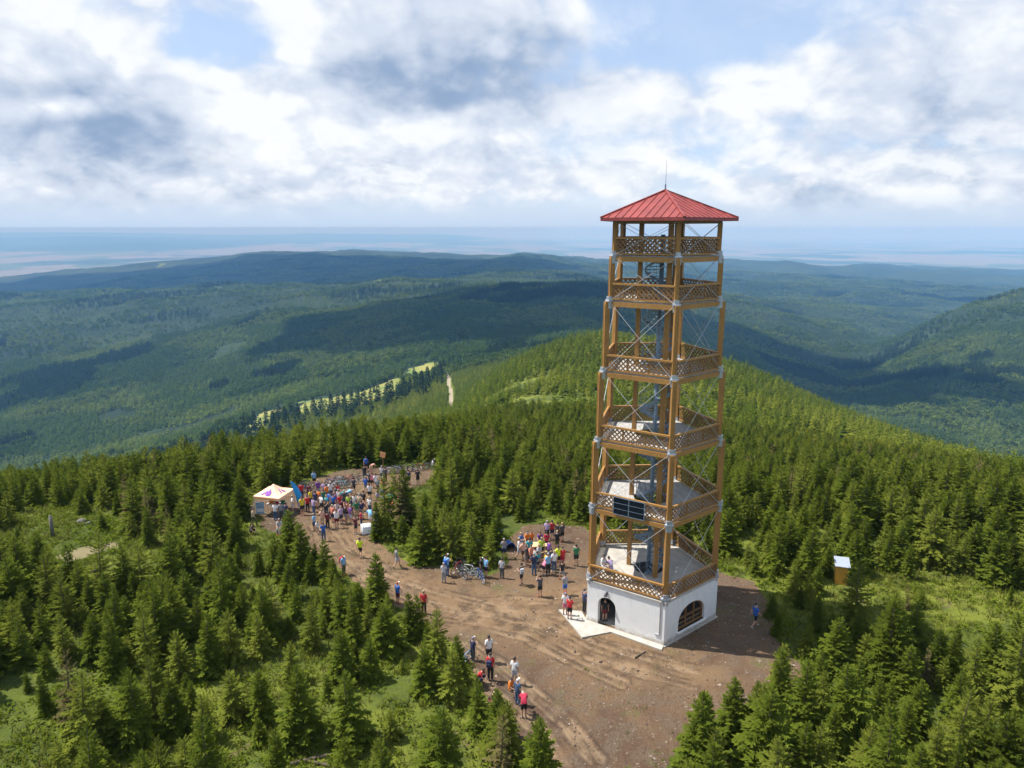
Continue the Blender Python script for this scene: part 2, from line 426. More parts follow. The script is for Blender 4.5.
def ground_mats():
    global M_DIRT, M_SAND, M_GROUND, M_MEADOW, M_TRACK, M_PLAIN, M_FOREST_FLOOR
    def base(name):
        m, nt, out = mat_new(name); pos = nt.node("ShaderNodeNewGeometry").outputs["Position"]; return m, nt, out, pos
    def fin(nt, out, c, h=None, st=.4, dist=.1, rough=.95):
        b = nt.node("ShaderNodeBsdfPrincipled", ins={"Base Color": c, "Roughness": rough, "Specular IOR Level": .15})
        if h is not None:
            bm = nt.node("ShaderNodeBump", ins={"Strength": st, "Distance": dist, "Height": h}); nt.l.new(bm.outputs[0], b.inputs["Normal"])
        nt.l.new(b.outputs[0], out.inputs[0])
    # bare trampled soil
    m, nt, out, pos = base("trampled_soil"); M_DIRT = m
    big = nt.noise(pos, .16, 4, .6, .6); mid = nt.noise(pos, .9, 5, .65, .4); fine = nt.noise(pos, 7.0, 4, .7)
    c = nt.mix(nt.ramp(big, .40, .60), (.104, .064, .041), (.158, .099, .058))
    c = nt.mix(nt.ramp(mid, .42, .62, 0, .75), c, (.135, .10, .07))
    c = nt.mix(nt.ramp(fine, .45, .7, 0, .55), c, (.060, .045, .035))
    c = nt.mix(nt.ramp(nt.noise(pos, 2.6, 5, .75), .60, .66, 0, .85), c, (.28, .23, .18))
    c = nt.mix(nt.ramp(nt.noise(pos, .33, 5, .7), .56, .68, 0, .6), c, (.10, .115, .035))
    rut = nt.node("ShaderNodeAttribute", attribute_name="rut").outputs["Fac"]
    band = nt.node("ShaderNodeAttribute", attribute_name="band").outputs["Fac"]
    c = nt.mix(nt.math("MULTIPLY", band, nt.ramp(nt.noise(pos, .5, 5, .65, .6), .28, .60, .05, .92)), c, (.205, .132, .072))
    c = nt.mix(nt.math("MULTIPLY", rut, nt.ramp(nt.noise(pos, .6, 4), .35, .6, .1, .8)), c, (.28, .195, .12))
    edge = nt.node("ShaderNodeAttribute", attribute_name="ridge").outputs["Fac"]
    c = nt.mix(nt.math("MULTIPLY", edge, nt.ramp(nt.noise(pos, .8, 4), .4, .6, .0, .75)), c, (.060, .040, .028))
    fin(nt, out, c, nt.math("ADD", nt.math("ADD", fine, nt.math("MULTIPLY", mid, .6)), nt.math("MULTIPLY", nt.noise(pos, 2.6, 5, .7), 1.2)), .9, .10)
    # grass, moss and forest floor near the summit
    m, nt, out, pos = base("summit_grass"); M_GROUND = m
    big = nt.noise(pos, .10, 4, .6, .5); mid = nt.noise(pos, .7, 5, .65); fine = nt.noise(pos, 5.0, 4, .7)
    c = nt.mix(nt.ramp(big, .38, .62), (.068, .095, .015), (.155, .178, .024))
    c = nt.mix(nt.ramp(mid, .46, .66, 0, .8), c, (.045, .06, .018))
    c = nt.mix(nt.ramp(fine, .52, .72, 0, .5), c, (.19, .17, .065))
    c = nt.mix(nt.ramp(nt.noise(pos, .42, 4, .7, .8), .60, .70, 0, .7), c, (.15, .105, .062))
    fin(nt, out, c, fine, .8, .2)
    m, nt, out, pos = base("dry_meadow"); M_MEADOW = m
    c = nt.mix(nt.ramp(nt.noise(pos, .03, 4), .35, .65), (.12, .165, .035), (.25, .235, .065)); fin(nt, out, c)
    m, nt, out, pos = base("dry_sand"); M_SAND = m
    c = nt.mix(nt.noise(pos, .8, 5, .65), (.135, .125, .055), (.24, .195, .115)); fin(nt, out, c, nt.noise(pos, 4, 4), .5, .08)
    m, nt, out, pos = base("pale_gravel_track"); M_TRACK = m
    c = nt.mix(nt.noise(pos, .2, 4), (.25, .21, .15), (.34, .29, .21)); fin(nt, out, c)
    # hill slopes beneath and beyond the modelled woods: wooded, with lighter young stands and a few felled strips
    m, nt, out, pos = base("wooded_slope"); M_FOREST_FLOOR = m
    big = nt.noise(pos, .0022, 5, .55, .8); mid = nt.noise(pos, .012, 5, .6); fine = nt.noise(pos, .09, 4, .7)
    c = nt.mix(nt.ramp(big, .40, .60), (.016, .030, .014), (.036, .058, .020))
    c = nt.mix(nt.ramp(mid, .45, .65, 0, .6), c, (.014, .026, .012))
    c = nt.mix(nt.ramp(fine, .4, .65, 0, .6), c, (.012, .024, .010))
    c = nt.mix(nt.ramp(nt.noise(pos, .0011, 4, .6, 1.5), .665, .69, 0, .8), c, (.13, .16, .05))
    fin(nt, out, c, fine, 1.0, 8.0)
    # farmed plain
    m, nt, out, pos = base("farmed_plain"); M_PLAIN = m
    vo = nt.node("ShaderNodeTexVoronoi", feature="F1", ins={"Scale": .0011, "Randomness": 1.0}); nt.l.new(nt.vmul(pos, (1, .45, 0)), vo.inputs["Vector"])
    sep = nt.node("ShaderNodeSeparateColor"); nt.l.new(vo.outputs["Color"], sep.inputs[0])
    c = nt.mix(nt.ramp(sep.outputs[0], .35, .65), (.07, .11, .05), (.155, .16, .12))
    c = nt.mix(nt.ramp(sep.outputs[1], .55, .6), c, (.165, .155, .12))
    hgt = nt.node("ShaderNodeSeparateXYZ"); nt.l.new(pos, hgt.inputs[0])
    woods = nt.math("MAXIMUM", nt.ramp(nt.noise(pos, .00022, 5, .6), .52, .58), nt.ramp(hgt.outputs[2], -600, -560))
    c = nt.mix(woods, c, (.03, .055, .025))
    fin(nt, out, c)
ground_mats()
sheet()
# ------------------------------------------------------------------ the lookout tower (five-sided, each storey set back from the one below)
TWX, TWY = 9.42, 44.8
PSI0 = R(-87.25)
LV = [3.05, 8.2, 12.68, 17.2, 21.62, 24.36]                 # deck heights
RD = [4.66, 4.46, 4.2, 3.94, 3.66, 3.46]                   # deck corner radii
EAVE, APEX, ROOF_R = 26.6, 28.26, 4.42
tower = empty("lookout_tower", (TWX, TWY, float(ground_z(TWX, TWY))), PSI0,
              "tall five-sided timber lookout tower with red roof on a white plastered base", "tower")
tower.location.z = 0.0
bpy.context.view_layer.update()
def vert(k, r, z=0.0):
    a = R(72 * k); return Vector((r * math.cos(a), r * math.sin(a), z))
def face_rz(k): return R(72 * k + 36 - 90)
def apo(r): return r * math.cos(R(36))
def side(r): return 2 * r * math.sin(R(36))
def pent(r, hole=None):
    return [(r * math.cos(R(72 * k)), r * math.sin(R(72 * k))) for k in range(5)]
def circ(r, n=18, cx=0, cy=0): return [(cx + r * math.cos(2 * math.pi * i / n), cy + r * math.sin(2 * math.pi * i / n)) for i in range(n)]

def arch(cx, w, z0, zs, rise, n=10):
    """arched opening: bottom left round to bottom right"""
    p = [(cx - w / 2, z0), (cx - w / 2, zs)]
    p += [(cx - w / 2 * math.cos(math.pi * i / n), zs + rise * math.sin(math.pi * i / n)) for i in range(1, n)]
    return p + [(cx + w / 2, zs), (cx + w / 2, z0)]

S0, A0, WT, WH = side(4.66), apo(4.66), .36, 2.98
up_face = Matrix(((1, 0, 0, 0), (0, 0, 1, 0), (0, 1, 0, 0), (0, 0, 0, 1)))     # (x, z, depth) -> (x, depth, z)
def wall_of(k, holes, notch=None):
    mi = WT * math.tan(R(36))
    outl = [(-S0 / 2, 0), (S0 / 2, 0), (S0 / 2, WH), (-S0 / 2, WH)]
    if notch: outl = [(-S0 / 2, 0)] + notch + [(S0 / 2, 0), (S0 / 2, WH), (-S0 / 2, WH)]
    b = MB(); b.slab([outl] + holes, A0 - WT, A0, up_face)
    b.V = [(x * (1 if y > A0 - .01 else (S0 / 2 - mi) / (S0 / 2) if abs(abs(x) - S0 / 2) < 1e-4 else 1), y, z) for x, y, z in b.V]
    return b
DCX = S0 / 2 - .265 * S0; DW = 1.28
WCX = S0 / 2 - .505 * S0; WW = 2.75
base = wall_of(4, [], arch(DCX, DW, 0, 1.52, .61)).obj("wall", M_PLASTER, tower, rz=face_rz(4))
wall_of(0, [arch(WCX, WW, .45, 1.15, .98)]).obj("wall", M_PLASTER, tower, rz=face_rz(0))
for k in (1, 2, 3): wall_of(k, []).obj("wall", M_PLASTER, tower, rz=face_rz(k))
MB().slab([pent(4.26)], .0, .06).obj("interior_floor", M_CONC, tower)
# half-open timber leaf standing in the doorway, lamp over the arch, conduit by the corner
dr = MB(); dr.box((DCX - .56, A0 - .85, .93), (.06, .95, 1.86)); door = dr.obj("door", M_WOOD_D, tower, rz=face_rz(4))
dh = MB(); dh.box((DCX - .515, A0 - 1.2, 1.0), (.04, .04, .16)); dh.obj("handle", M_STEEL, door)
lp = MB(); lp.box((DCX, A0 + .03, 2.48), (.12, .06, .22)); lp.tube((DCX, A0 + .05, 2.56), (DCX, A0 + .24, 2.56), .02, 6); lp.tube((DCX, A0 + .24, 2.36), (DCX, A0 + .24, 2.58), .13, 10, .05)
lp.obj("wall_lamp", simple("dark_lamp_metal", (.10, .10, .11), .5), tower, rz=face_rz(4))
cd = MB(); cd.tube((-S0 / 2 + .32, A0 + .03, .7), (-S0 / 2 + .32, A0 + .03, 2.9), .035, 6); cd.tube((-S0 / 2 + .32, A0 + .03, .7), (-S0 / 2 + .62, A0 + .03, .7), .035, 6)
cd.obj("conduit", M_ALU, tower, rz=face_rz(4))
# arched window: frame, mullions, glass, sill
def offs(pts, d, cx, zc): return [(cx + (x - cx) * (1 - 2 * d / WW), z + (d if z < zc else -d)) for x, z in pts]
wa = arch(WCX, WW, .45, 1.15, .98)
inner = [(WCX + (x - WCX) * (1 - .24 / WW), .57 if z < .46 else z - .11 if z > 1.16 else z) for x, z in wa]
fr = MB(); fr.slab([wa, inner], A0 - .26, A0 - .14, up_face)
win = fr.obj("window", M_WOOD_D, tower, rz=face_rz(0))
mu = MB()
for dx in (-.42, .42): mu.box((WCX + dx, A0 - .2, 1.26), (.10, .09, 1.42))
mu.box((WCX, A0 - .195, 1.2), (WW - .2, .08, .10)); mu.box((WCX, A0 - .205, .84), (WW - .2, .05, .06))
mu.obj("mullion", M_WOOD_D, win)
gl = MB(); gl.slab([[(WCX + (x - WCX) * .985, min(max(z, .47), 2.10)) for x, z in wa]], A0 - .25, A0 - .235, up_face); gl.obj("pane", M_GLASS, win)
sl = MB(); sl.box((WCX, A0 - .03, .415), (WW + .16, .34, .07)); sl.obj("sill", M_PLASTER, win)
# concrete apron in front of the door with a strip along the wall
APRON = [(4.62, 49.0)] + [spot(x, y)[:2] for x, y in ((558.6, 610.6), (582, 638.6), (611, 633))]
_n, _l = [tower.matrix_basis @ Vector(((A0 + d_) * math.cos(R(-36)) - e_ * math.sin(R(-36)), (A0 + d_) * math.sin(R(-36)) + e_ * math.cos(R(-36)), 0)) for d_, e_ in ((.55, S0 / 2 + .1), (.006, S0 / 2))]
_l2 = tower.matrix_basis @ Vector(((A0 + .006) * math.cos(R(-36)) + S0 / 2 * math.sin(R(-36)), (A0 + .006) * math.sin(R(-36)) - S0 / 2 * math.cos(R(-36)), 0))
APRON = APRON[1:] + [(_n.x, _n.y), (_l.x, _l.y), (_l2.x, _l2.y), (_l2.x - .25, _l2.y + 1.1)]
ap = MB(); ap.slab([APRON], -.05, .075)
apron = ap.obj("concrete_apron", M_CONC, None); apron["kind"] = "structure"
st = MB(); st.slab([[(x * 1.0, y * 1.0) for x, y in pent(4.82)], pent(4.67)], -.05, .05); st.obj("plinth", M_CONC, tower)
# coping under the first deck
MB().slab([pent(4.76), circ(1.0)], 2.983, 3.06).obj("base_deck", M_CONC, tower)

def lattice(w, h, pitch=.31, t=.035, b=.082):
    m = MB()
    n = int((w + h) / pitch) + 1
    for sgn, y in ((1, .012), (-1, -.018)):
        for i in range(n + 1):
            o = -h + i * pitch + (pitch * .35 if sgn > 0 else 0)
            a0, a1 = max(0.0, -o), min(h, w - o)
            if a1 - a0 < .05: continue
            p = (o + a0, a0); q = (o + a1, a1)
            if sgn < 0: p, q = (w - p[0], p[1]), (w - q[0], q[1])
            m.bar((p[0] - w / 2, y, p[1]), (q[0] - w / 2, y, q[1]), t * .6, b, (0, 1, 0)) if False else m.bar((p[0] - w / 2, y, p[1]), (q[0] - w / 2, y, q[1]), b, t * .7, (0, 1, 0))
    return m

for i, (z, r) in enumerate(zip(LV, RD)):
    ps = .36 - .018 * i                                     # post thickness
    s, a = side(r), apo(r)
    if i > 0:
        MB().slab([pent(r - .12), circ(1.18)], z - .05, z + .02).obj("deck", M_DECK, tower)
        bm_ = MB(); bm_.box((0, a - .02, z - .20), (s - .25, .16, .29)); me = bm_.mesh("beam", M_WOOD)
        for k in range(5): again(me, "beam", tower, rz=face_rz(k))
        jo = MB()
        for k in range(5):
            jo.bar(vert(k, r - .3, z - .17), vert(k, 1.25, z - .17), .14, .22)
            e = (vert(k, r, z) + vert(k + 1, r, z)) / 2; jo.bar(e * .93 + Vector((0, 0, -.17 - e.z * .93 + z)), Vector((e.x * .33, e.y * .33, z - .17)), .12, .2)
        jo.obj("joist", M_WOOD_D, tower)
    # railing round each deck: posts' gap, lattice, rails
    ra = a - .03 if i else a - .02
    w = s - .30; zb = z + (.12 if i else .16)
    rl = MB(); rl.box((0, ra, zb), (w, .09, .10))
    for f in (-.5, -.167, .167, .5): rl.box((f * (w - .1), ra - .06, zb + .45), (.09, .07, .95))
    me = rl.mesh("railing", M_WOOD)
    la = lattice(w, .82); la.V = [(x, y + ra, q + zb + .05) for x, y, q in la.V]; mel = la.mesh("lattice", M_WOOD_D)
    tr = MB(); tr.box((0, ra, zb + .93), (w, .15, .12)); met = tr.mesh("top_rail", M_WOOD)
    for k in range(5):
        o = again(me, "railing", tower, rz=face_rz(k)); again(mel, "lattice", o); again(met, "top_rail", o)
    # corner posts of the storey above this deck
    ztop = (LV[i + 1] - .05) if i < 5 else EAVE - .1
    rp = r - (.30 if i == 0 else .13) if i < 5 else r - .10
    pm = MB(); zb0 = z - .35 if i else z + .012
    pm.box((rp, 0, (zb0 + ztop) / 2), (ps, ps * .86, ztop - zb0))
    for c in (-1, 1): pm.box((rp + .02, c * ps * .30, (zb0 + ztop) / 2), (ps * 1.04, ps * .16, ztop - zb0 - .3))
    me = pm.mesh("post", M_WOOD)
    # steel shoe and joint plates
    nd = MB()
    zn = z + (.18 if i == 0 else -.02)
    nd.box((rp + .05, 0, zn + .12), (ps + .12, ps * .98, .34)); nd.tube((rp + .2, -ps * .8, zn), (rp + .2, ps * .8, zn), .10, 8); nd.box((rp + .16, 0, zn - .2), (.22, .34, .5))
    men = nd.mesh("joint_plate", M_STEEL)
    for k in range(5):
        again(me, "post", tower, rz=R(72 * k)); again(men, "joint_plate", tower, rz=R(72 * k))
    # crossed tie rods on every side
    r2 = (RD[i + 1] if i < 5 else r); z2 = LV[i + 1] if i < 5 else EAVE - .15
    rd = MB(); o1, o2 = apo(r) + .09, apo(r2) + .07
    x1, x2 = side(r) / 2 - .12, side(r2) / 2 - .10
    for c in (-1, 1): rd.tube((c * x1, o1, z + .05), (-c * x2, o2 + (.02 if c > 0 else -.02), z2 - .1), .015, 6)
    mer = rd.mesh("tie_rod", M_ROD)
    for k in range(5): again(mer, "tie_rod", tower, rz=face_rz(k))

# three inner posts carrying the stair landings
for ang in (-114.9, 5.1, 125.1):                            # measured from the direction towards the viewer's corner
    a = R(ang) ; p = Vector((1.36 * math.cos(a), 1.36 * math.sin(a), 0))
    ip = MB(); ip.box((p.x, p.y, (3.07 + 26.3) / 2), (.27, .27, 26.3 - 3.07), a); ip.obj("inner_post", M_WOOD, tower)
# spiral stair
sp = MB(); sp.tube((0, 0, .06), (0, 0, 25.6), .14, 14); stair = sp.obj("spiral_stair", M_STAIR, tower, True)
tr = MB(); hr = MB(); ba = MB(); n = 112; prev = None
for i in range(n):
    z = .25 + i * (24.3 / n); a = i * R(26.0); b = a + R(25)
    p = [Vector((r_ * math.cos(t), r_ * math.sin(t), z)) for r_, t in ((.13, a), (1.02, a), (1.02, b), (.13, b))]
    tr.add(p + [q - Vector((0, 0, .045)) for q in p], [(0, 1, 2, 3), (7, 6, 5, 4), (0, 4, 5, 1), (1, 5, 6, 2), (2, 6, 7, 3), (3, 7, 4, 0)])
    q = Vector((1.04 * math.cos(a), 1.04 * math.sin(a), z)); t = q + Vector((0, 0, .98)); ba.tube(q, t, .014, 5)
    if prev is not None:
        hr.tube(prev, t, .024, 6); hr.tube(prev - Vector((0, 0, .45)), t - Vector((0, 0, .45)), .012, 5); hr.bar(prev - Vector((0, 0, 1.0)), t - Vector((0, 0, 1.0)), .02, .16)
    prev = t
tr.obj("tread", M_STAIR, stair); hr.obj("handrail", M_STAIR, stair); ba.obj("baluster", M_STAIR, stair)

# roof: five sloping sheets with standing seams, eave board, hips, lightning rod
rf = MB()
for k in range(5):
    p, q, t = vert(k, ROOF_R, EAVE), vert(k + 1, ROOF_R, EAVE), Vector((0, 0, APEX)); dn = Vector((0, 0, .05))
    rf.add([p, q, t, p - dn, q - dn, t - dn], [(0, 1, 2), (5, 4, 3), (0, 3, 4, 1)])
roof = rf.obj("roof", M_ROOF, tower)
sm = MB(); hp = MB()
for k in range(5):
    p, q, t = vert(k, ROOF_R, EAVE), vert(k + 1, ROOF_R, EAVE), Vector((0, 0, APEX)); m_ = (p + q) / 2; u = (q - p).normalized(); L = (q - p).length
    nrm = (q - p).cross(t - p).normalized(); nrm = nrm if nrm.z > 0 else -nrm
    nn = 11
    for i in range(1, nn):
        x = -L / 2 + L * i / nn; f = 1 - abs(x) / (L / 2)
        b0 = m_ + u * x + nrm * .02; e = b0 + (t - m_) * f
        if (e - b0).length > .1: sm.bar(b0, e, .028, .04, nrm)
    hp.bar(p + Vector((0, 0, .03)), t + Vector((0, 0, .04)), .16, .06)
sm.obj("standing_seam", M_ROOF, roof); hp.obj("hip_cap", M_ROOF, roof)
ev = MB(); ev.box((0, apo(ROOF_R) - .02, EAVE - .11), (side(ROOF_R), .04, .17)); me = ev.mesh("eave_board", simple("dark_red_eave", (.25, .045, .04), .5))
for k in range(5): again(me, "eave_board", roof, rz=face_rz(k))
MB().slab([pent(ROOF_R - .08)], EAVE - .16, EAVE - .10).obj("soffit", M_WOOD_D, roof)
tb = MB(); tb.box((0, apo(3.46), EAVE - .24), (side(3.46) - .2, .16, .2)); me = tb.mesh("top_beam", M_WOOD_D)
for k in range(5): again(me, "top_beam", tower, rz=face_rz(k))
lr = MB(); lr.tube((0, 0, APEX - .05), (0, 0, APEX + .35), .05, 8); lr.tube((0, 0, APEX + .35), (0, 0, APEX + 1.75), .018, 6, .008); lr.obj("lightning_rod", M_STAIR, tower)

# two dark solar panels hung on the outside of the second deck's railing
fs = side(RD[1])
for f in (.40, .60):
    x = fs / 2 - f * fs
    pn = MB(); pn.box((x, apo(RD[1]) + .13, LV[1] + .52), (1.02, .05, 1.1)); po = pn.obj("solar_panel", M_PANEL, tower, rz=face_rz(4))
    ed = MB()
    for dz in (-.57, -.19, .19, .57): ed.box((x, apo(RD[1]) + .15, LV[1] + .52 + dz), (1.06, .03, .022 if abs(dz) < .5 else .04))
    for dx in (-.53, .53): ed.box((x + dx, apo(RD[1]) + .152, LV[1] + .52), (.04, .03, 1.14))
    ed.obj("panel_frame", M_STAIR, po)
# ------------------------------------------------------------------ spruces, young woods and undergrowth
def foliage_mat(name, dark, light, warm, trans=.3, field=.004, patch=.35):
    m, nt, out = mat_new(name)
    oi = nt.node("ShaderNodeObjectInfo")
    tint = nt.node("ShaderNodeAttribute", attribute_name="tint").outputs["Fac"]
    stand = nt.noise(oi.outputs["Location"], field, 3, .6)
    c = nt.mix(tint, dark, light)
    k = nt.math("ADD", nt.math("MULTIPLY", oi.outputs["Random"], .75), nt.ramp(stand, .40, .60, -patch, patch))
    c = nt.mix(nt.ramp(k, .35, .95, 0, .85), c, warm)
    c = nt.mix(nt.ramp(oi.outputs["Random"], 0, .3, .5, 0), c, tuple(x * .55 for x in dark))
    d = nt.node("ShaderNodeBsdfDiffuse", ins={"Color": c}); t = nt.node("ShaderNodeBsdfTranslucent", ins={"Color": c})
    mx = nt.node("ShaderNodeMixShader", ins={0: trans}); nt.l.new(d.outputs[0], mx.inputs[1]); nt.l.new(t.outputs[0], mx.inputs[2])
    nt.l.new(mx.outputs[0], out.inputs[0]); return m
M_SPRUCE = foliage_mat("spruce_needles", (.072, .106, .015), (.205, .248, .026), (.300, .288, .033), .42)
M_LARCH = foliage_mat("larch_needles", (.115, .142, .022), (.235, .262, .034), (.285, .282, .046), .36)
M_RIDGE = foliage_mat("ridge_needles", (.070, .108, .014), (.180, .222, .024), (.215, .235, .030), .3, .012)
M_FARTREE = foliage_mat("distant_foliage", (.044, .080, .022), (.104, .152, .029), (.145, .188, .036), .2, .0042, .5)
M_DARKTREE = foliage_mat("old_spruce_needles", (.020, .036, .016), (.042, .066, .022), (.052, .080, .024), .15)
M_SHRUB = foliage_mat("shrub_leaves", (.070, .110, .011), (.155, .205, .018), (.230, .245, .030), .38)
M_DRY = foliage_mat("dry_needles", (.10, .085, .035), (.19, .16, .06), (.24, .18, .08), .25)
M_BARK = simple("spruce_bark", (.10, .075, .055), .9, var=.3)

def crown(seed, h, r, whorls, nb, subs, wid, spread=.0, full=.85, taper=.8, width_scale=1.0):
    """a conifer crown of whorled, drooping sprays; every spray is a fan of small pointed faces"""
    g = random.Random(seed); V = []; F = []; T = []
    lean = [g.uniform(-.03, .03), g.uniform(-.03, .03)]
    lobes = [(g.uniform(0, 6.28), g.uniform(.0, .28)) for _ in range(3)]
    for wv in range(whorls):
        f = (wv + g.uniform(-.3, .3)) / whorls
        f = min(max(f, 0), .985); z0 = h * (.05 + .95 * f)
        L0 = r * (1 - f) ** taper * (full + (1 - full) * (1 - f))
        if f < .12: L0 *= .8 + f * 1.6
        n = max(3, int(nb * (1 - .45 * f))); off = g.uniform(0, 6.28)
        for b in range(n):
            az = off + 6.283 * (b + g.uniform(-.35, .35)) / n
            L = L0 * g.uniform(.68, 1.14) * (1 + sum(a * math.cos(az - p) for p, a in lobes) * .55) + .05
            if g.random() < .07: L *= g.uniform(.3, .6)
            up = -.22 + 1.0 * f ** 1.4 + g.uniform(-.14, .14)
            zb = z0 + g.uniform(-.5, .5) * h / whorls
            dx, dy = math.cos(az), math.sin(az); tone = g.uniform(0, .55)
            def at(s):
                return (lean[0] * zb + dx * L * s, lean[1] * zb + dy * L * s, zb + L * (up * s - .30 * s * s * (1 - f) + .12 * s ** 3))
            for q in range(subs):
                s0 = .12 + .80 * q / subs + g.uniform(-.04, .04)
                p = at(s0)
                for sd in (-1, 1):
                    l = L * wid * (1.15 - .75 * s0) * g.uniform(.75, 1.25) + .04
                    ang = az + sd * g.uniform(.55, 1.05)
                    tip = (p[0] + math.cos(ang) * l, p[1] + math.sin(ang) * l, p[2] + l * g.uniform(-.40, .12))
                    p2 = at(min(1.0, s0 + (.95 / subs) * width_scale))
                    k = len(V); V.extend([p, p2, tip]); F.append((k, k + 1, k + 2))
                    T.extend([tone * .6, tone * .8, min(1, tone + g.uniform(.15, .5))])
            p = at(.80); e = at(1.06); a2 = az + 1.57; ww = L * wid * .22 + .02
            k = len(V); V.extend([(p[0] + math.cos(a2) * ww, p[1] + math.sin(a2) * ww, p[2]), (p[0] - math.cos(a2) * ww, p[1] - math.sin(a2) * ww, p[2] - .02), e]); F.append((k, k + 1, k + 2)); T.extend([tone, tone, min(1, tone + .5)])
    # leader
    for a in range(3):
        k = len(V); t = a * 2.1; lx, ly = lean[0] * h, lean[1] * h
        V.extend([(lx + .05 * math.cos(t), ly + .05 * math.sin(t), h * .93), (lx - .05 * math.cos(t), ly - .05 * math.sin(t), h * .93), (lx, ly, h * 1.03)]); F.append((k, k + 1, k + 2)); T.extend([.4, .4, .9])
    return np.array(V, np.float32), np.array(F, np.int32), np.array(T, np.float32), lean

def crown_mesh(name, mat, *a, **k):
    V, F, T, lean = crown(*a, **k)
    me = fast_mesh(name, V, F, mat)
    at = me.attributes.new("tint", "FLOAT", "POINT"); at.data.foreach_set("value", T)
    return me, lean

def trunk_mesh(h, lean, r=.085):
    b = MB()
    n = 5
    for i in range(n):
        z0, z1 = -.25 + (h * .97 + .25) * i / n, -.25 + (h * .97 + .25) * (i + 1) / n
        b.tube((lean[0] * z0, lean[1] * z0, z0), (lean[0] * z1, lean[1] * z1, z1), r * (1 - .9 * i / n), 7, r * (1 - .9 * (i + 1) / n), cap=False)
    return b.mesh("trunk", M_BARK, True)

# seven individual shapes, all 4 m tall before scaling: (word for the shape, word for the colour, meshes)
KINDS = []
for sd, (r, wh, nb, sb, wd, fu, tp, mat, shape, tone) in enumerate([
        (1.34, 24, 12, 6, .38, .85, .68, M_SPRUCE, "broad", "dark green"), (1.16, 25, 12, 6, .40, .9, .66, M_SPRUCE, "full", "mid-green"),
        (1.42, 23, 13, 6, .37, .8, .74, M_SPRUCE, "bushy", "fresh green"), (.96, 26, 11, 6, .42, .95, .66, M_SPRUCE, "slim", "deep green"),
        (1.22, 20, 10, 6, .39, .8, .64, M_SPRUCE, "loose", "green"), (1.12, 23, 10, 7, .27, .9, .54, M_LARCH, "feathery", "yellow-green"),
        (1.28, 21, 11, 7, .27, .85, .58, M_LARCH, "airy", "olive green"), (.95, 15, 7, 5, .34, .8, .62, M_DRY, "thin", "browning")]):
    cm, lean = crown_mesh("crown", mat, 100 + sd, 4.0, r, wh, nb, sb, wd, full=fu, taper=tp)
    KINDS.append((shape, tone, cm, trunk_mesh(4.0, lean)))

def px(X, Y, Z):
    h = CAM_H - Z; zc = Y * CP + h * SP
    return 512 + FPX * X / zc, 384 + FPX * (h * CP - Y * SP) / zc, zc

def density(X, Y):
    wx, wy = wobble(X, Y, .6, 90)
    m = np.ones_like(X)
    for P, k in GLADES: m = np.where(inside(P, wx, wy), k, m)
    m = np.where(inside(CLEAR, wx, wy), 0, m)
    near = np.zeros_like(m, bool)
    for dx, dy in ((.8, 0), (-.8, 0), (0, .8), (0, -.8)): near |= inside(CLEAR, wx + dx, wy + dy)
    m = np.where(near, np.minimum(m, .12), m)
    m = np.where(sand_at(X, Y), 0, m)
    m = np.where((np.abs(X - TWX) < 7.5) & (np.abs(Y - TWY) < 7.5), 0, m)
    m = np.where((np.abs(X - OUTX) < 1.5) & (Y < OUTY + 1.2) & (Y > OUTY - 7), 0, m)      # open in front of the outhouse
    for P in VIEW_GAPS: m = np.where(inside(P, X, Y), np.minimum(m, .0), m)
    return m
OUTX, OUTY, _ = spot(840, 582)
VIEW_GAPS = [plan([(826, 580), (862, 580), (878, 628), (836, 628)]), plan([(396, 484), (432, 476), (440, 500), (400, 512)]), plan([(336, 572), (352, 572), (356, 606), (338, 606)]), plan([(390, 598), (432, 606), (436, 640), (396, 632)]), plan([(246, 506), (262, 506), (266, 560), (246, 556)]), plan([(45, 556), (180, 550), (186, 574), (120, 592), (50, 588)]), plan([(262, 500), (300, 500), (318, 545), (296, 548), (268, 540)]), plan([(455, 655), (545, 690), (540, 735), (520, 735)]), plan([(86, 560), (112, 560), (112, 600), (88, 600)])]

def jitter_points(x0, x1, y0, y1, s, j=.42):
    nx, ny = int((x1 - x0) / s), int((y1 - y0) / s)
    I, J = np.meshgrid(np.arange(nx), np.arange(ny))
    X = x0 + (I + .5 * (J % 2) + rng.uniform(-j, j, I.shape)) * s; Y = y0 + (J + rng.uniform(-j, j, I.shape)) * s
    return X.ravel(), Y.ravel()

# near woods: within about 170 m
X, Y = jitter_points(-150, 190, 16, 200, 1.60)
az = np.abs(np.arctan2(X, Y)); keep = (az < R(45)) & (np.hypot(X, Y) < 185)
X, Y = X[keep], Y[keep]
D = density(X, Y) * np.where(fbm(X / 14, Y / 14, 77, 3) > -.45, 1, .5)
clump = .9
keep = rng.random(len(X)) < D * clump; X, Y, D = X[keep], Y[keep], D[keep]
Hh = np.clip(rng.normal(3.15, 1.0, len(X)) + 1.3 * fbm(X / 22, Y / 22, 55, 3) + np.clip((np.hypot(X, Y) - 60) / 90, 0, 1) * .7, 1.1, 5.4)
Hh = np.where(D < .5, Hh * rng.uniform(.45, .95, len(X)), Hh)
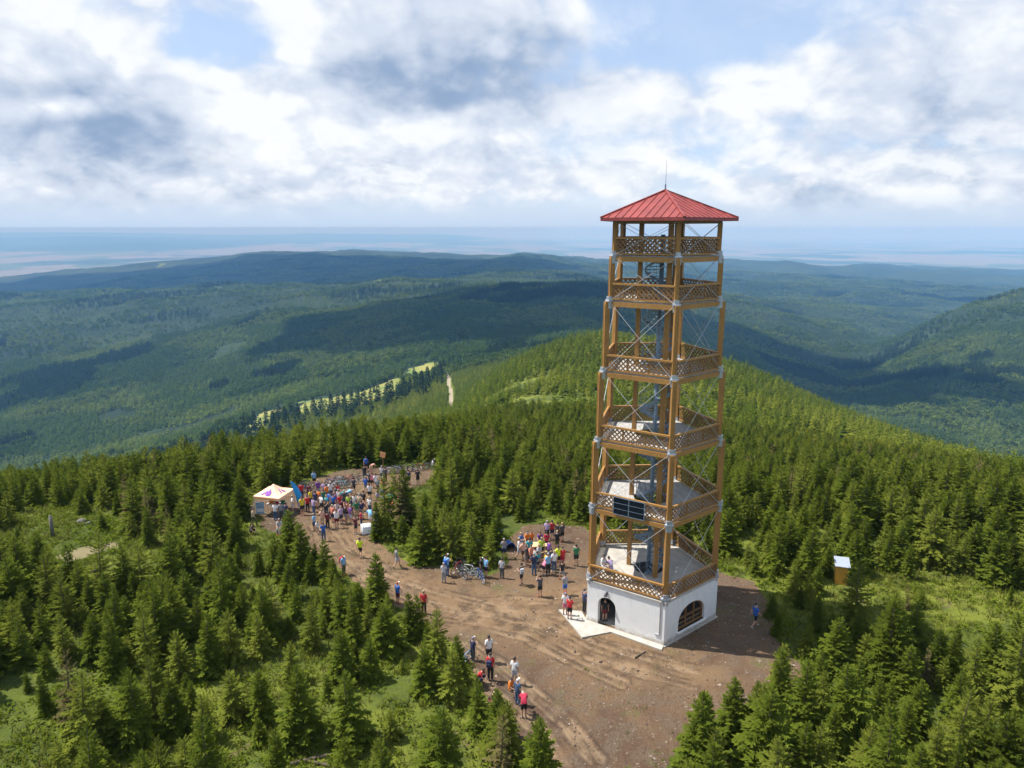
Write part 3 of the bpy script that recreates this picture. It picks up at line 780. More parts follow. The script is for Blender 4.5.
# trees that stand out in the photograph, surveyed one by one: base, height
NAMED = [(730, 738, 3.6), (702, 752, 3.3), (758, 752, 3.9), (780, 690, 3.0), (800, 736, 4.4), (842, 742, 4.6), (393, 506, 2.1), (540, 800, 4.6), (410, 640, 3.2), (438, 660, 3.4),
         (342, 628, 3.6), (24, 596, 4.6), (52, 600, 4.2), (118, 650, 4.4), (160, 655, 4.6), (72, 720, 4.2), (300, 740, 4.4), (350, 745, 4.2), (455, 700, 3.2), (478, 730, 3.3), (504, 756, 3.4), (418, 637, 3.0), (445, 792, 4.4), (500, 790, 4.0), (820, 690, 2.6), (445, 530, 2.8), (402, 541, 2.4), (413, 553, 2.2), (388, 534, 1.5), (425, 520, 2.6)]
nx_, ny_, nh_ = [], [], []
for a, b, h in NAMED:
    p = spot(a, b); far_ok = np.hypot(X - p[0], Y - p[1]) > 1.15
    X, Y, Hh = X[far_ok], Y[far_ok], Hh[far_ok]
    nx_.append(p[0]); ny_.append(p[1]); nh_.append(h)
X, Y, Hh = np.concatenate([X, nx_]), np.concatenate([Y, ny_]), np.concatenate([Hh, nh_])
Z = ground_z(X, Y)
U, Vv, ZC = px(X, Y, Z); _, Vt, _ = px(X, Y, Z + Hh)
half = FPX * Hh * .28 / ZC
vis = (U + half > 0) & (U - half < 1024) & (Vt < 768)
shown = np.where(vis, (np.minimum(Vv, 768) - np.maximum(Vt, 0)).clip(0) * FPX * Hh * .5 / ZC, -1)
# a tree mostly in front of the frame's edge still counts by what shows
order = np.argsort(-shown); single = np.zeros(len(X), bool); single[order[:300]] = True
tree_kind = rng.choice(8, len(X), p=[.16, .14, .12, .13, .12, .17, .13, .03])
tree_rot = rng.uniform(0, 6.283, len(X))
tree_w = rng.uniform(.78, 1.22, len(X)); tree_tilt = rng.normal(0, .035, (len(X), 2))

# where each single tree stands, in words one can follow in the photograph
def zone(u, v):
    if v < 548 and u < 250: return "edge of the woods by the sandy path"
    if u < 560:
        if v < 560: return "woods beside the crowd" if u < 400 else "thicket behind the bikes"
        if u < 120: return "grass in the lower left corner" if v > 690 else "woods below the sandy path"
        if v > 735: return "bottom edge beside the clearing" if u > 300 else "grassy bottom left of the photo"
        if u < 230: return "woods above the bottom grass" if v > 640 else "left woods below the tent"
        if u < 340: return "woods just below the tent" if v < 640 else "middle of the left woods"
        if u < 440: return "woods bordering the dirt track" if v < 650 else "left woods above the bottom glade"
        return "clearing's rim beside the walkers"
    if u < 720: return "clump at the clearing's right edge" if v > 690 else "woods right behind the tower"
    if v < 600: return "woods behind the outhouse" if u > 800 else "woods between tower and outhouse"
    if v < 690: return "glade in front of the outhouse" if u < 900 else "sunny glade by the right edge"
    if u < 800: return "clump at the clearing's right edge"
    return "bottom right woods" if u < 920 else "bottom right corner of the woods"
ORD = ["first", "second", "third", "fourth", "fifth", "sixth", "seventh", "eighth", "ninth", "tenth", "eleventh", "twelfth", "thirteenth", "fourteenth", "fifteenth", "sixteenth"]
idx = np.where(single)[0]
zones = {}
for i in idx: zones.setdefault(zone(U[i], min(Vv[i], 768)), []).append(i)
used = {}
for zn, members in zones.items():
    hts = np.array([Vv[i] - Vt[i] for i in members])
    by = {}
    for i in members:
        shape, tone = KINDS[tree_kind[i]][:2]
        size = "tall" if Vv[i] - Vt[i] > np.quantile(hts, .66) else "small" if Vv[i] - Vt[i] < np.quantile(hts, .33) else "medium"
        by.setdefault((size, shape, tone), []).append(i)
    for (size, shape, tone), l in by.items():
        l.sort(key=lambda i: U[i])
        for n, i in enumerate(l):
            conif = "larch" if "yellow" in tone or "olive" in tone else "spruce"
            if len(l) == 1: lab = f"{size} {shape} {tone} {conif} in the {zn}"
            elif n == 0: lab = f"leftmost {size} {shape} {tone} {conif} in the {zn}"
            elif n == len(l) - 1: lab = f"rightmost {size} {shape} {tone} {conif} in the {zn}"
            else: lab = f"{ORD[n]} {size} {shape} {tone} {conif} from left, {zn}"
            used[i] = lab
assert len(set(used.values())) == len(used), "labels repeat"
for i in idx:
    shape, tone, cm, tm = KINDS[tree_kind[i]]
    nm = "larch_tree" if "larch" in used[i] else "spruce_tree"
    t = empty(nm, (X[i], Y[i], Z[i]), tree_rot[i], used[i], "tree", "young conifers round the summit")
    s = Hh[i] / 4; t.scale = (s * tree_w[i], s * tree_w[i], s); t.rotation_euler = (tree_tilt[i, 0], tree_tilt[i, 1], tree_rot[i])
    again(cm, "crown", t); again(tm, "trunk", t)

# ---- the rest of the woods: one object per mass, its trees scattered over a cloud of points
def scatter(name, P, scl, kind, rot, sources):
    me = bpy.data.meshes.new(name); me.vertices.add(len(P)); me.vertices.foreach_set("co", np.asarray(P, np.float32).ravel())
    for nm, typ, val in (("kind", "INT", np.asarray(kind, np.int32)), ("turn", "FLOAT", np.asarray(rot, np.float32))):
        a = me.attributes.new(nm, typ, "POINT"); a.data.foreach_set("value", val)
    a = me.attributes.new("size", "FLOAT_VECTOR", "POINT"); a.data.foreach_set("vector", np.asarray(scl, np.float32).ravel())
    o = link(bpy.data.objects.new(name, me)); o["kind"] = "stuff"
    ng = bpy.data.node_groups.new(name + "_scatter", "GeometryNodeTree")
    ng.interface.new_socket("Geometry", in_out="INPUT", socket_type="NodeSocketGeometry"); ng.interface.new_socket("Geometry", in_out="OUTPUT", socket_type="NodeSocketGeometry")
    nt = NT(ng); gi = nt.node("NodeGroupInput"); go = nt.node("NodeGroupOutput")
    g2i = nt.node("GeometryNodeGeometryToInstance")
    for sme in reversed(sources):
        so = bpy.data.objects.new(name + "_source", sme)
        oi = nt.node("GeometryNodeObjectInfo"); oi.inputs["Object"].default_value = so
        nt.l.new(oi.outputs["Geometry"], g2i.inputs[0])
    iop = nt.node("GeometryNodeInstanceOnPoints"); iop.inputs["Pick Instance"].default_value = True
    def attr(n, t): a = nt.node("GeometryNodeInputNamedAttribute", data_type=t); a.inputs["Name"].default_value = n; return [x for x in a.outputs if x.enabled and x.name == "Attribute"][0]
    cx = nt.node("ShaderNodeCombineXYZ"); nt.l.new(attr("turn", "FLOAT"), cx.inputs[2])
    nt.l.new(gi.outputs[0], iop.inputs["Points"]); nt.l.new(g2i.outputs[0], iop.inputs["Instance"])
    nt.l.new(attr("kind", "INT"), iop.inputs["Instance Index"]); nt.l.new(cx.outputs[0], iop.inputs["Rotation"]); nt.l.new(attr("size", "FLOAT_VECTOR"), iop.inputs["Scale"])
    nt.l.new(iop.outputs[0], go.inputs[0])
    md = o.modifiers.new("scatter", "NODES"); md.node_group = ng
    return o

rest = ~single & (vis | (np.abs(np.arctan2(X, Y)) < R(45)))
def whole(cm, tm):
    """crown and trunk together"""
    V = np.empty(len(cm.vertices) * 3, np.float32); cm.vertices.foreach_get("co", V)
    return cm
wmid = [k[2] for k in KINDS]
sc = np.stack([Hh / 4 * tree_w, Hh / 4 * tree_w, Hh / 4], -1)
scatter("spruce_woods", np.stack([X, Y, Z], -1)[rest], sc[rest], tree_kind[rest], tree_rot[rest], wmid)

# mid-distance woods on the ridge, 150 m to 900 m
MID = []
for sd, (r, wh, nb, sb, mat) in enumerate([(1.05, 11, 7, 2, M_RIDGE), (1.2, 10, 7, 2, M_RIDGE), (.9, 11, 6, 2, M_RIDGE), (1.1, 9, 6, 2, M_LARCH)]):
    MID.append(crown_mesh("mid_crown", mat, 300 + sd, 4.0, r, wh, nb, sb, .60, width_scale=1.5)[0])
def meadow_mask(X, Y):
    m = np.zeros_like(X, bool)
    for P in MEADOW:
        for dx, dy in ((0, 0), (5, 0), (-5, 0), (0, 6), (0, -10)): m |= inside(P, X + dx, Y + dy)
    for dx, dy in ((0, 0), (2, 0), (-2, 0), (0, -5)): m |= inside(TRACK, X + dx, Y + dy)
    return m
def polar_points(r0, r1, n, lim=43):
    r = np.sqrt(rng.uniform(r0 ** 2, r1 ** 2, n)); a = R(1) * rng.uniform(-lim, lim, n)
    return r * np.sin(a), r * np.cos(a)
def seen(X, Y, Z, H):
    """keep what is not hidden behind nearer ground"""
    ok = np.ones(len(X), bool)
    for f in np.linspace(.08, .985, 40):
        z = CAM_H + (Z + H - CAM_H) * f
        ok &= ground_z(X * f, Y * f, False) < z + 6
    return ok
X2, Y2 = jitter_points(-700, 760, 120, 900, 3.1)
r2 = np.hypot(X2, Y2); k = (r2 > 184) & (r2 < 900) & (np.abs(np.arctan2(X2, Y2)) < R(42)); X2, Y2 = X2[k], Y2[k]
k = rng.random(len(X2)) < np.clip(1.12 - np.hypot(X2, Y2) / 1500, .4, 1); X2, Y2 = X2[k], Y2[k]
k = ~meadow_mask(X2, Y2) & (fbm(X2 / 45, Y2 / 45, 88, 3) > -.40); X2, Y2 = X2[k], Y2[k]
Z2 = ground_z(X2, Y2); H2 = np.clip(rng.normal(4.5, 1.3, len(X2)) + 1.8 * fbm(X2 / 60, Y2 / 60, 15, 3) + np.clip((np.hypot(X2, Y2) - 400) / 400, 0, 1) * 2.5, 2.2, 11)
k = seen(X2, Y2, Z2, H2); X2, Y2, Z2, H2 = X2[k], Y2[k], Z2[k], H2[k]
w2 = rng.uniform(.85, 1.25, len(X2)) * 1.1
scatter("ridge_woods", np.stack([X2, Y2, Z2], -1), np.stack([H2 / 4 * w2, H2 / 4 * w2, H2 / 4], -1), rng.choice(4, len(X2), p=[.34, .28, .26, .12]), rng.uniform(0, 6.28, len(X2)), MID)

# far woods to 4.5 km: spruce, broadleaf and dark old stands
def round_crown(seed, mat):
    g = random.Random(seed); V = []; F = []; T = []
    for i in range(70):
        u = g.uniform(-.5, 1); a = g.uniform(0, 6.28); rr = 1.25 * math.sqrt(max(0, 1 - u * u)) * g.uniform(.75, 1.1) + .1
        c = (math.cos(a) * rr, math.sin(a) * rr, 2.3 + u * 1.6); t = g.random()
        k = len(V)
        for q in range(3): V.append(tuple(c[j] + g.uniform(-.62, .62) for j in range(3))); T.append(t)
        F.append((k, k + 1, k + 2))
    me = fast_mesh("round_crown", np.array(V), np.array(F), mat); at = me.attributes.new("tint", "FLOAT", "POINT"); at.data.foreach_set("value", np.array(T, np.float32)); return me
FAR = [crown_mesh("far_crown", M_FARTREE, 500 + s, 4.0, 1.15, 6, 6, 1, .9, width_scale=1.4)[0] for s in range(2)] + [round_crown(3, M_FARTREE), crown_mesh("old_crown", M_DARKTREE, 510, 4.0, 1.05, 10, 8, 2, .75, width_scale=1.6, taper=.65)[0]]
X3, Y3 = polar_points(880, 2300, 110000); X4, Y4 = polar_points(2300, 7200, 150000)
X3, Y3 = np.concatenate([X3, X4]), np.concatenate([Y3, Y4]); r3 = np.hypot(X3, Y3)
k = ~meadow_mask(X3, Y3); X3, Y3, r3 = X3[k], Y3[k], r3[k]
stand = fbm(X3 / 330, Y3 / 330, 120, 4); stand2 = fbm(X3 / 180, Y3 / 180, 140, 4)
k = stand2 > -.55; X3, Y3, r3, stand, stand2 = X3[k], Y3[k], r3[k], stand[k], stand2[k]
Z3 = ground_z(X3, Y3)
H3 = np.clip(rng.normal(10.5, 2.0, len(X3)) + 6 * stand, 4, 20)
k = seen(X3, Y3, Z3, H3 + 6)
X3, Y3, Z3, H3, r3, stand, stand2 = [q[k] for q in (X3, Y3, Z3, H3, r3, stand, stand2)]
old = (fbm(X3 / 260, Y3 / 260, 160, 4) > .30)
kind3 = np.where(old, 3, np.where(stand2 > .05, 2, rng.integers(0, 2, len(X3))))
H3 = np.where(old, H3 * 1.35, H3); w3 = rng.uniform(.9, 1.3, len(X3)) * np.where(kind3 == 2, .95, .85) * np.clip(r3 / 2300, 1, 1.9)
# dark old spruces in and around the meadow, each a tree one can tell apart
OLD = [crown_mesh("crown", M_DARKTREE, 700 + s, 4.0, .95 + .1 * s, 17, 10, 3, .55, width_scale=1.6, taper=.6) for s in range(3)]
OLD = [(m, trunk_mesh(4.0, l, .07)) for m, l in OLD]
MEADOW_TREES = [(204, 447, 13), (212, 444, 15), (220, 441, 16), (228, 444, 14), (236, 437, 16), (243, 434, 18), (249, 438, 15), (255, 428, 18), (261, 433, 16), (267, 424, 17), (273, 430, 19), (279, 419, 16), (285, 424, 18), (291, 416, 15), (298, 420, 17),
                (306, 416, 14), (314, 414, 17), (322, 412, 15), (331, 411, 17), (338, 409, 15), (345, 410, 18), (352, 407, 16), (358, 405, 15), (364, 408, 18), (371, 405, 15), (378, 404, 17),
                (386, 402, 16), (392, 400, 18), (398, 399, 15), (404, 397, 18), (410, 395, 16), (416, 392, 19), (422, 389, 17), (428, 386, 18), (434, 383, 16), (440, 379, 18), (444, 374, 15), (436, 372, 14), (402, 378, 12), (330, 398, 9), (352, 395, 8), (344, 403, 10), (374, 392, 9), (388, 388, 10), (414, 374, 9)]
MEADOW_TREES.sort()
for n, (a, b, h) in enumerate(MEADOW_TREES):
    x, y, z = spot(a, b); cm, tm = OLD[n % 3]
    row = "meadow's left end" if a < 303 else "meadow's middle" if a < 385 else "meadow's track end"
    size = "tall" if h > 15 else "small"
    m = [q for q in MEADOW_TREES if ("meadow's left end" if q[0] < 303 else "meadow's middle" if q[0] < 385 else "meadow's track end") == row and (q[2] > 15) == (h > 15)]
    t = empty("old_spruce_tree", (x, y, z - .3), n * 1.3, f"{size} dark old spruce, {ORD[m.index((a, b, h))]} from the left at the {row}".replace("number ", ""), "tree", "old spruces along the distant meadow")
    s = h * 1.3 / 4; t.scale = (s * 1.0, s * 1.0, s); again(cm, "crown", t); again(tm, "trunk", t)

comp = []
for a, b, h in MEADOW_TREES * 2:
    q = spot(a + random.uniform(-9, 9), b + random.uniform(.5, 7)); comp.append((q[0], q[1], q[2], h * random.uniform(.8, 1.25)))
comp = np.array(comp); comp = comp[~meadow_mask(comp[:, 0], comp[:, 1])]
X3, Y3, Z3, H3 = [np.concatenate([q, comp[:, j]]) for j, q in enumerate((X3, Y3, Z3, H3))]
kind3 = np.concatenate([kind3, np.full(len(comp), 3)]); w3 = np.concatenate([w3, np.full(len(comp), 1.15)])
scatter("far_woods", np.stack([X3, Y3, Z3 - .5], -1), np.stack([H3 / 4 * w3, H3 / 4 * w3, H3 / 4], -1), kind3, rng.uniform(0, 6.28, len(X3)), FAR)

# undergrowth: leafy clumps of bilberry, raspberry and tall grass
def clumps(name, P, size, mat, blades, seed, flat=1.0):
    g = np.random.default_rng(seed); n = len(P); k = blades
    a = g.uniform(0, 6.283, (n, k)); rad = np.sqrt(g.uniform(0, 1, (n, k))) * size[:, None]; hh = size[:, None] * g.uniform(.25, 1.0, (n, k)) * flat
    c = P[:, None, :] + np.stack([np.cos(a) * rad, np.sin(a) * rad, hh * (1.15 - rad / size[:, None] * .7)], -1)
    e = size[:, None] * g.uniform(.22, .5, (n, k))
    V = c[:, :, None, :] + g.uniform(-1, 1, (n, k, 3, 3)) * e[:, :, None, None] * np.array([1, 1, .75])
    V = V.reshape(-1, 3); F = np.arange(len(V)).reshape(-1, 3)
    me = fast_mesh(name, V, F, mat); t = np.repeat(g.random(n * k), 3).astype(np.float32)
    at = me.attributes.new("tint", "FLOAT", "POINT"); at.data.foreach_set("value", t)
    o = link(bpy.data.objects.new(name, me)); o["kind"] = "stuff"; return o
def cover_points(n, r1=120, pw=.5):
    r = 22 + (r1 - 22) * rng.random(n) ** pw; a = R(1) * rng.uniform(-42, 42, n); x, y = r * np.sin(a), r * np.cos(a)
    wx, wy = wobble(x, y); k = ~inside(CLEAR, wx, wy) & ~sand_at(x, y) & ~((np.abs(x - OUTX) < 1) & (np.abs(y - OUTY) < 1)) & ~((np.abs(x - TWX) < 6) & (np.abs(y - TWY) < 6)); return x[k], y[k]
gx, gy = cover_points(46000, 110, .62); gs = np.clip(rng.normal(.27, .10, len(gx)) + .14 * fbm(gx / 5, gy / 5, 44, 3), .08, .75)
k = fbm(gx / 4, gy / 4, 48, 3) > -.25; gx, gy, gs = gx[k], gy[k], gs[k]
clumps("undergrowth", np.stack([gx, gy, ground_z(gx, gy)], -1), gs, M_SHRUB, 14, 3)

wx1, wy1 = rng.uniform(-35, 24, 9000), rng.uniform(24, 84, 9000); e_ = np.zeros(len(wx1), bool)
for dx, dy in ((1.3, 0), (-1.3, 0), (0, 1.6), (0, -1.6)): e_ |= ~inside(CLEAR, wx1 + dx, wy1 + dy)
k = inside(CLEAR, wx1, wy1) & (e_ | (fbm(wx1 / 3, wy1 / 3, 91, 3) > .46)) & ~((np.abs(wx1 - TWX) < 7) & (np.abs(wy1 - TWY) < 7)); wx1, wy1 = wx1[k], wy1[k]
clumps("weeds", np.stack([wx1, wy1, ground_z(wx1, wy1)], -1), rng.uniform(.06, .20, len(wx1)), M_SHRUB, 8, 9)

def grass_blades(name, n, mat, seed):
    g = np.random.default_rng(seed); x, y = cover_points(n, 80, .6); k = fbm(x / 6, y / 6, 52, 3) > -.1; x, y = x[k], y[k]; n = len(x); q = 7
    a = g.uniform(0, 6.283, (n, q)); h = g.uniform(.2, .55, (n, q)); bx = x[:, None] + g.normal(0, .14, (n, q)); by = y[:, None] + g.normal(0, .14, (n, q)); bz = ground_z(bx, by) - .02
    w_ = .035; l = h * g.uniform(.2, .8, (n, q))
    V = np.stack([np.stack([bx - np.sin(a) * w_, by + np.cos(a) * w_, bz], -1), np.stack([bx + np.sin(a) * w_, by - np.cos(a) * w_, bz], -1), np.stack([bx + np.cos(a) * l, by + np.sin(a) * l, bz + h], -1)], 2).reshape(-1, 3)
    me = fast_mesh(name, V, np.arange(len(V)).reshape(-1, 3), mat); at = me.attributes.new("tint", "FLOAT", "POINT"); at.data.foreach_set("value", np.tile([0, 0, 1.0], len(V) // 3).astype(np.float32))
    o = link(bpy.data.objects.new(name, me)); o["kind"] = "stuff"
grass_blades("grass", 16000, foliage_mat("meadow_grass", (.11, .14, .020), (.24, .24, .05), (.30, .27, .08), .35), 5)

# stones, wood chips and dark clods strewn over the bare soil
def strewn(name, n, mean, sig, lo, hi, mat, flat):
    sx, sy = rng.uniform(-35, 24, n), rng.uniform(24, 82, n); k = inside(CLEAR, sx, sy); sx, sy = sx[k], sy[k]; n = len(sx)
    ss = np.clip(rng.lognormal(mean, sig, n), lo, hi)
    oc = np.array([(1, 0, 0), (-1, 0, 0), (0, 1, 0), (0, -1, 0), (0, 0, 1), (0, 0, -1)], float); of = np.array([(0, 2, 4), (2, 1, 4), (1, 3, 4), (3, 0, 4), (2, 0, 5), (1, 2, 5), (3, 1, 5), (0, 3, 5)])
    Vs = np.stack([sx, sy, ground_z(sx, sy)], -1)[:, None, :] + oc[None] * (ss[:, None] * rng.uniform(.5, 1.3, (n, 3)) * np.array([1, 1, flat]))[:, None, :] * rng.uniform(.7, 1.2, (n, 6, 1))
    Fs = (np.arange(n)[:, None, None] * 6 + of[None]).reshape(-1, 3)
    o = link(bpy.data.objects.new(name, fast_mesh(name, Vs.reshape(-1, 3), Fs, mat))); o["kind"] = "stuff"
strewn("soil_clods", 24000, -3.3, .45, .015, .12, simple("dark_clod", (.075, .050, .036), .95, var=.5, scale=.7), .6)
strewn("pebbles", 9000, -3.2, .5, .015, .15, simple("pale_stone", (.25, .20, .16), .9, var=.45, scale=.8), .45)
# ------------------------------------------------------------------ people
SEGS = [("pelvis", "spine"), ("spine", "chest"), ("chest", "neck"), ("neck", "skull"), ("skull", "top")]
for s_ in "LR":
    SEGS += [("chest", "sh" + s_), ("sh" + s_, "el" + s_), ("el" + s_, "wr" + s_), ("wr" + s_, "ha" + s_), ("pelvis", "hi" + s_), ("hi" + s_, "kn" + s_), ("kn" + s_, "an" + s_), ("an" + s_, "to" + s_)]
RAD = dict(pelvis=(.145, .115), spine=(.135, .105), chest=(.165, .115), neck=(.056, .058), skull=(.074, .085), top=(.070, .078), sh=(.062, .062), el=(.044, .044), wr=(.030, .026), ha=(.036, .018), hi=(.092, .095), kn=(.062, .064), an=(.040, .045), to=(.038, .026))
STAND = dict(pelvis=(0, 0, .95), spine=(0, .01, 1.14), chest=(0, .0, 1.35), neck=(0, .0, 1.50), skull=(0, -.015, 1.60), top=(0, -.015, 1.69),
             shL=(.165, 0, 1.41), elL=(.225, .03, 1.14), wrL=(.235, -.04, .90), haL=(.235, -.06, .82), shR=(-.165, 0, 1.41), elR=(-.225, .03, 1.14), wrR=(-.235, -.04, .90), haR=(-.235, -.06, .82),
             hiL=(.085, 0, .90), knL=(.10, -.015, .50), anL=(.105, .02, .09), toL=(.125, -.13, .035), hiR=(-.085, 0, .90), knR=(-.10, -.015, .50), anR=(-.105, .02, .09), toR=(-.125, -.13, .035))
def pose(**k): d = dict(STAND); d.update(k); return d
POSES = {
 "standing": pose(),
 "holding": pose(elL=(.23, -.02, 1.16), wrL=(.13, -.24, 1.18), haL=(.08, -.30, 1.22), elR=(-.23, -.02, 1.16), wrR=(-.13, -.24, 1.18), haR=(-.08, -.30, 1.22), toL=(.16, -.11, .035)),
 "hips": pose(elL=(.33, .08, 1.18), wrL=(.20, -.02, 1.0), haL=(.15, -.05, .97), elR=(-.33, .08, 1.18), wrR=(-.20, -.02, 1.0), haR=(-.15, -.05, .97)),
 "photographing": pose(elL=(.24, -.16, 1.24), wrL=(.12, -.30, 1.46), haL=(.07, -.33, 1.53), elR=(-.24, -.16, 1.24), wrR=(-.12, -.30, 1.46), haR=(-.07, -.33, 1.53)),
 "walking": pose(knL=(.09, -.20, .54), anL=(.10, -.24, .12), toL=(.11, -.38, .07), knR=(-.09, .04, .50), anR=(-.10, .30, .15), toR=(-.11, .20, .04), elL=(.22, .14, 1.16), wrL=(.21, .20, .93), haL=(.21, .20, .85), elR=(-.22, -.06, 1.14), wrR=(-.20, -.24, .98), haR=(-.19, -.29, .93)),
 "sitting": pose(pelvis=(0, .05, .50), spine=(0, .05, .70), chest=(0, 0, .92), neck=(0, -.02, 1.07), skull=(0, -.05, 1.17), top=(0, -.055, 1.26), shL=(.165, 0, .98), elL=(.22, -.10, .74), wrL=(.14, -.30, .66), haL=(.11, -.38, .64), shR=(-.165, 0, .98), elR=(-.22, -.10, .74), wrR=(-.14, -.30, .66), haR=(-.11, -.38, .64),
                  hiL=(.09, .0, .48), knL=(.12, -.42, .50), anL=(.12, -.42, .10), toL=(.13, -.57, .04), hiR=(-.09, .0, .48), knR=(-.12, -.42, .50), anR=(-.12, -.42, .10), toR=(-.13, -.57, .04)),
 "crouching": pose(pelvis=(0, .16, .36), spine=(0, .06, .53), chest=(0, -.08, .70), neck=(0, -.17, .82), skull=(0, -.23, .90), top=(0, -.26, .98), shL=(.165, -.10, .77), elL=(.23, -.26, .56), wrL=(.14, -.40, .42), haL=(.11, -.46, .36), shR=(-.165, -.10, .77), elR=(-.23, -.26, .56), wrR=(-.14, -.40, .42), haR=(-.11, -.46, .36),
                  hiL=(.09, .12, .34), knL=(.16, -.27, .46), anL=(.13, .02, .10), toL=(.15, -.13, .035), hiR=(-.09, .12, .34), knR=(-.16, -.27, .46), anR=(-.13, .02, .10), toR=(-.15, -.13, .035)),
 "bending": pose(spine=(0, -.10, 1.08), chest=(0, -.32, 1.18), neck=(0, -.47, 1.20), skull=(0, -.57, 1.19), top=(0, -.65, 1.17), shL=(.16, -.36, 1.20), elL=(.22, -.42, .95), wrL=(.16, -.48, .72), haL=(.14, -.52, .65), shR=(-.16, -.36, 1.20), elR=(-.22, -.42, .95), wrR=(-.16, -.48, .72), haR=(-.14, -.52, .65), pelvis=(0, .06, .94)),
}
def grow(P):
    """skin a skeleton into one continuous body"""
    names = list(P); ix = {n: i for i, n in enumerate(names)}
    me = bpy.data.meshes.new("skeleton"); me.from_pydata([P[n] for n in names], [(ix[a], ix[b]) for a, b in SEGS], [])
    o = bpy.data.objects.new("skeleton", me); COL.objects.link(o)
    md = o.modifiers.new("skin", "SKIN"); o.modifiers.new("sub", "SUBSURF").levels = 2
    if not me.skin_vertices: me.attributes.new
    sk = me.skin_vertices[0].data if me.skin_vertices else None
    for n in names:
        k = n if n in RAD else n[:2]
        if sk: sk[ix[n]].radius = RAD[k]; sk[ix[n]].use_root = n == "pelvis"
    md.use_smooth_shade = True
    dg = bpy.context.evaluated_depsgraph_get(); dg.update(); ev = o.evaluated_get(dg); m = bpy.data.meshes.new_from_object(ev)
    bpy.data.objects.remove(o); return m
def figure(pn):
    P = POSES[pn]; me = grow(P)
    V = np.array([v.co for v in me.vertices]); F = [tuple(p.vertices) for p in me.polygons]
    seg, par = [], []
    A = np.array([P[a] for a, b in SEGS]); B_ = np.array([P[b] for a, b in SEGS]); D = B_ - A; L2 = (D ** 2).sum(1)
    rad = np.array([max(RAD.get(a, RAD.get(a[:2]))[0], .03) for a, b in SEGS])
    def near(c):
        t = np.clip(((c - A) * D).sum(1) / L2, 0, 1); q = np.linalg.norm(c - (A + D * t[:, None]), axis=1) / rad ** .35; k = int(q.argmin()); return SEGS[k], t[k]
    cls = []
    for f in F:
        (a, b), t = near(V[list(f)].mean(0)); b2 = b[:2]
        if b in ("spine", "chest") or b2 == "sh" or (b == "neck" and t < .45): c = "shirt"
        elif b2 == "el": c = "shirt" if t < .72 else "skin"
        elif b2 == "hi" or (b2 == "kn" and t < .80) : c = "shorts"
        elif b2 == "kn" or (b2 == "an" and t < .93): c = "leg"
        elif b2 == "to" or b2 == "an": c = "shoe"
        elif b in ("skull", "top"): c = "head"
        else: c = "skin"
        if c in ("shirt", "shorts") and b in ("spine", "chest", "hiL", "hiR"):
            q = V[list(f)].mean(0) - np.array(P["pelvis"]); ax = np.array(P["spine"]) - np.array(P["pelvis"]); c = "shirt" if q.dot(ax) / np.linalg.norm(ax) > -.015 else "shorts"
        cls.append(c)
    N = np.zeros_like(V)
    for f in F:
        q = V[list(f)]; n = np.cross(q[1] - q[0], q[2] - q[0]); N[list(f)] += n
    N /= np.linalg.norm(N, axis=1)[:, None] + 1e-9
    sk, tp = np.array(P["skull"]), np.array(P["top"]); upv = (tp - sk) / np.linalg.norm(tp - sk); fw = np.array([0, -1, 0.]) ; fw = fw - upv * fw.dot(upv); fw /= np.linalg.norm(fw)
    def sub(want, off, extra=None):
        keep = [f for f, c in zip(F, cls) if (c in want) and (extra is None or extra(V[list(f)].mean(0)))]
        u = sorted({i for f in keep for i in f}); mp = {i: k for k, i in enumerate(u)}
        return [tuple(V[i] + N[i] * off) for i in u], [tuple(mp[i] for i in f) for f in keep]
    out = {}
    for nm, want, off, mt in (("shirt", ("shirt",), .016, M_CLOTH), ("shorts", ("shorts",), .020, M_CLOTH), ("trousers", ("shorts", "leg"), .018, M_CLOTH), ("shoes", ("shoe",), .014, M_CLOTH)):
        v, f = sub(want, off); out[nm] = new_mesh(nm, v, f, mt, True)
    hb_ = MB(); s = np.cross(upv, fw); q_ = MB(); q_.ball((0, 0, 0), 1.0, 14, 10)
    c_ = sk + upv * .068 - fw * .008
    kf = [f for f in q_.F if sum(q_.V[i][2] * .80 - q_.V[i][1] * -.62 for i in f) / len(f) > -.10]
    hb_.add([tuple(c_ + s * x * .086 - fw * y * .100 + upv * z_ * .100) for x, y, z_ in q_.V], kf); out["hair"] = hb_.mesh("hair", M_HAIR, True)
    cv, cf = sub(("head",), .024, lambda c: (c - sk).dot(upv) > .055); cb = MB(); cb.add(cv, cf)
    c0 = sk + upv * .075 + fw * .10; s = np.cross(upv, fw)
    cb.add([c0 - s * .075, c0 + s * .075, c0 + s * .055 + fw * .085, c0 - s * .055 + fw * .085] + [q - upv * .012 for q in (c0 - s * .075, c0 + s * .075, c0 + s * .055 + fw * .085, c0 - s * .055 + fw * .085)], [(0, 1, 2, 3), (7, 6, 5, 4), (0, 4, 5, 1), (1, 5, 6, 2), (2, 6, 7, 3), (3, 7, 4, 0)])
    out["cap"] = cb.mesh("cap", M_CLOTH, True)
    # face and fingers grow out of the same body mesh
    b = MB(); b.add(V, F); s = np.cross(upv, fw); hc = sk + upv * .045
    b.tube(hc + fw * .075 + upv * .02, hc + fw * .108 - upv * .012, .010, 5, .016)
    b.box(tuple(hc + fw * .088 - upv * .045), (.045, .014, .010))
    for q in (-1, 1):
        b.ball(tuple(hc + fw * .080 + s * q * .032 + upv * .022), .011, 6, 4); b.ball(tuple(hc + s * q * .080 + upv * .0), .022, 6, 4, (.5, 1, 1.3))
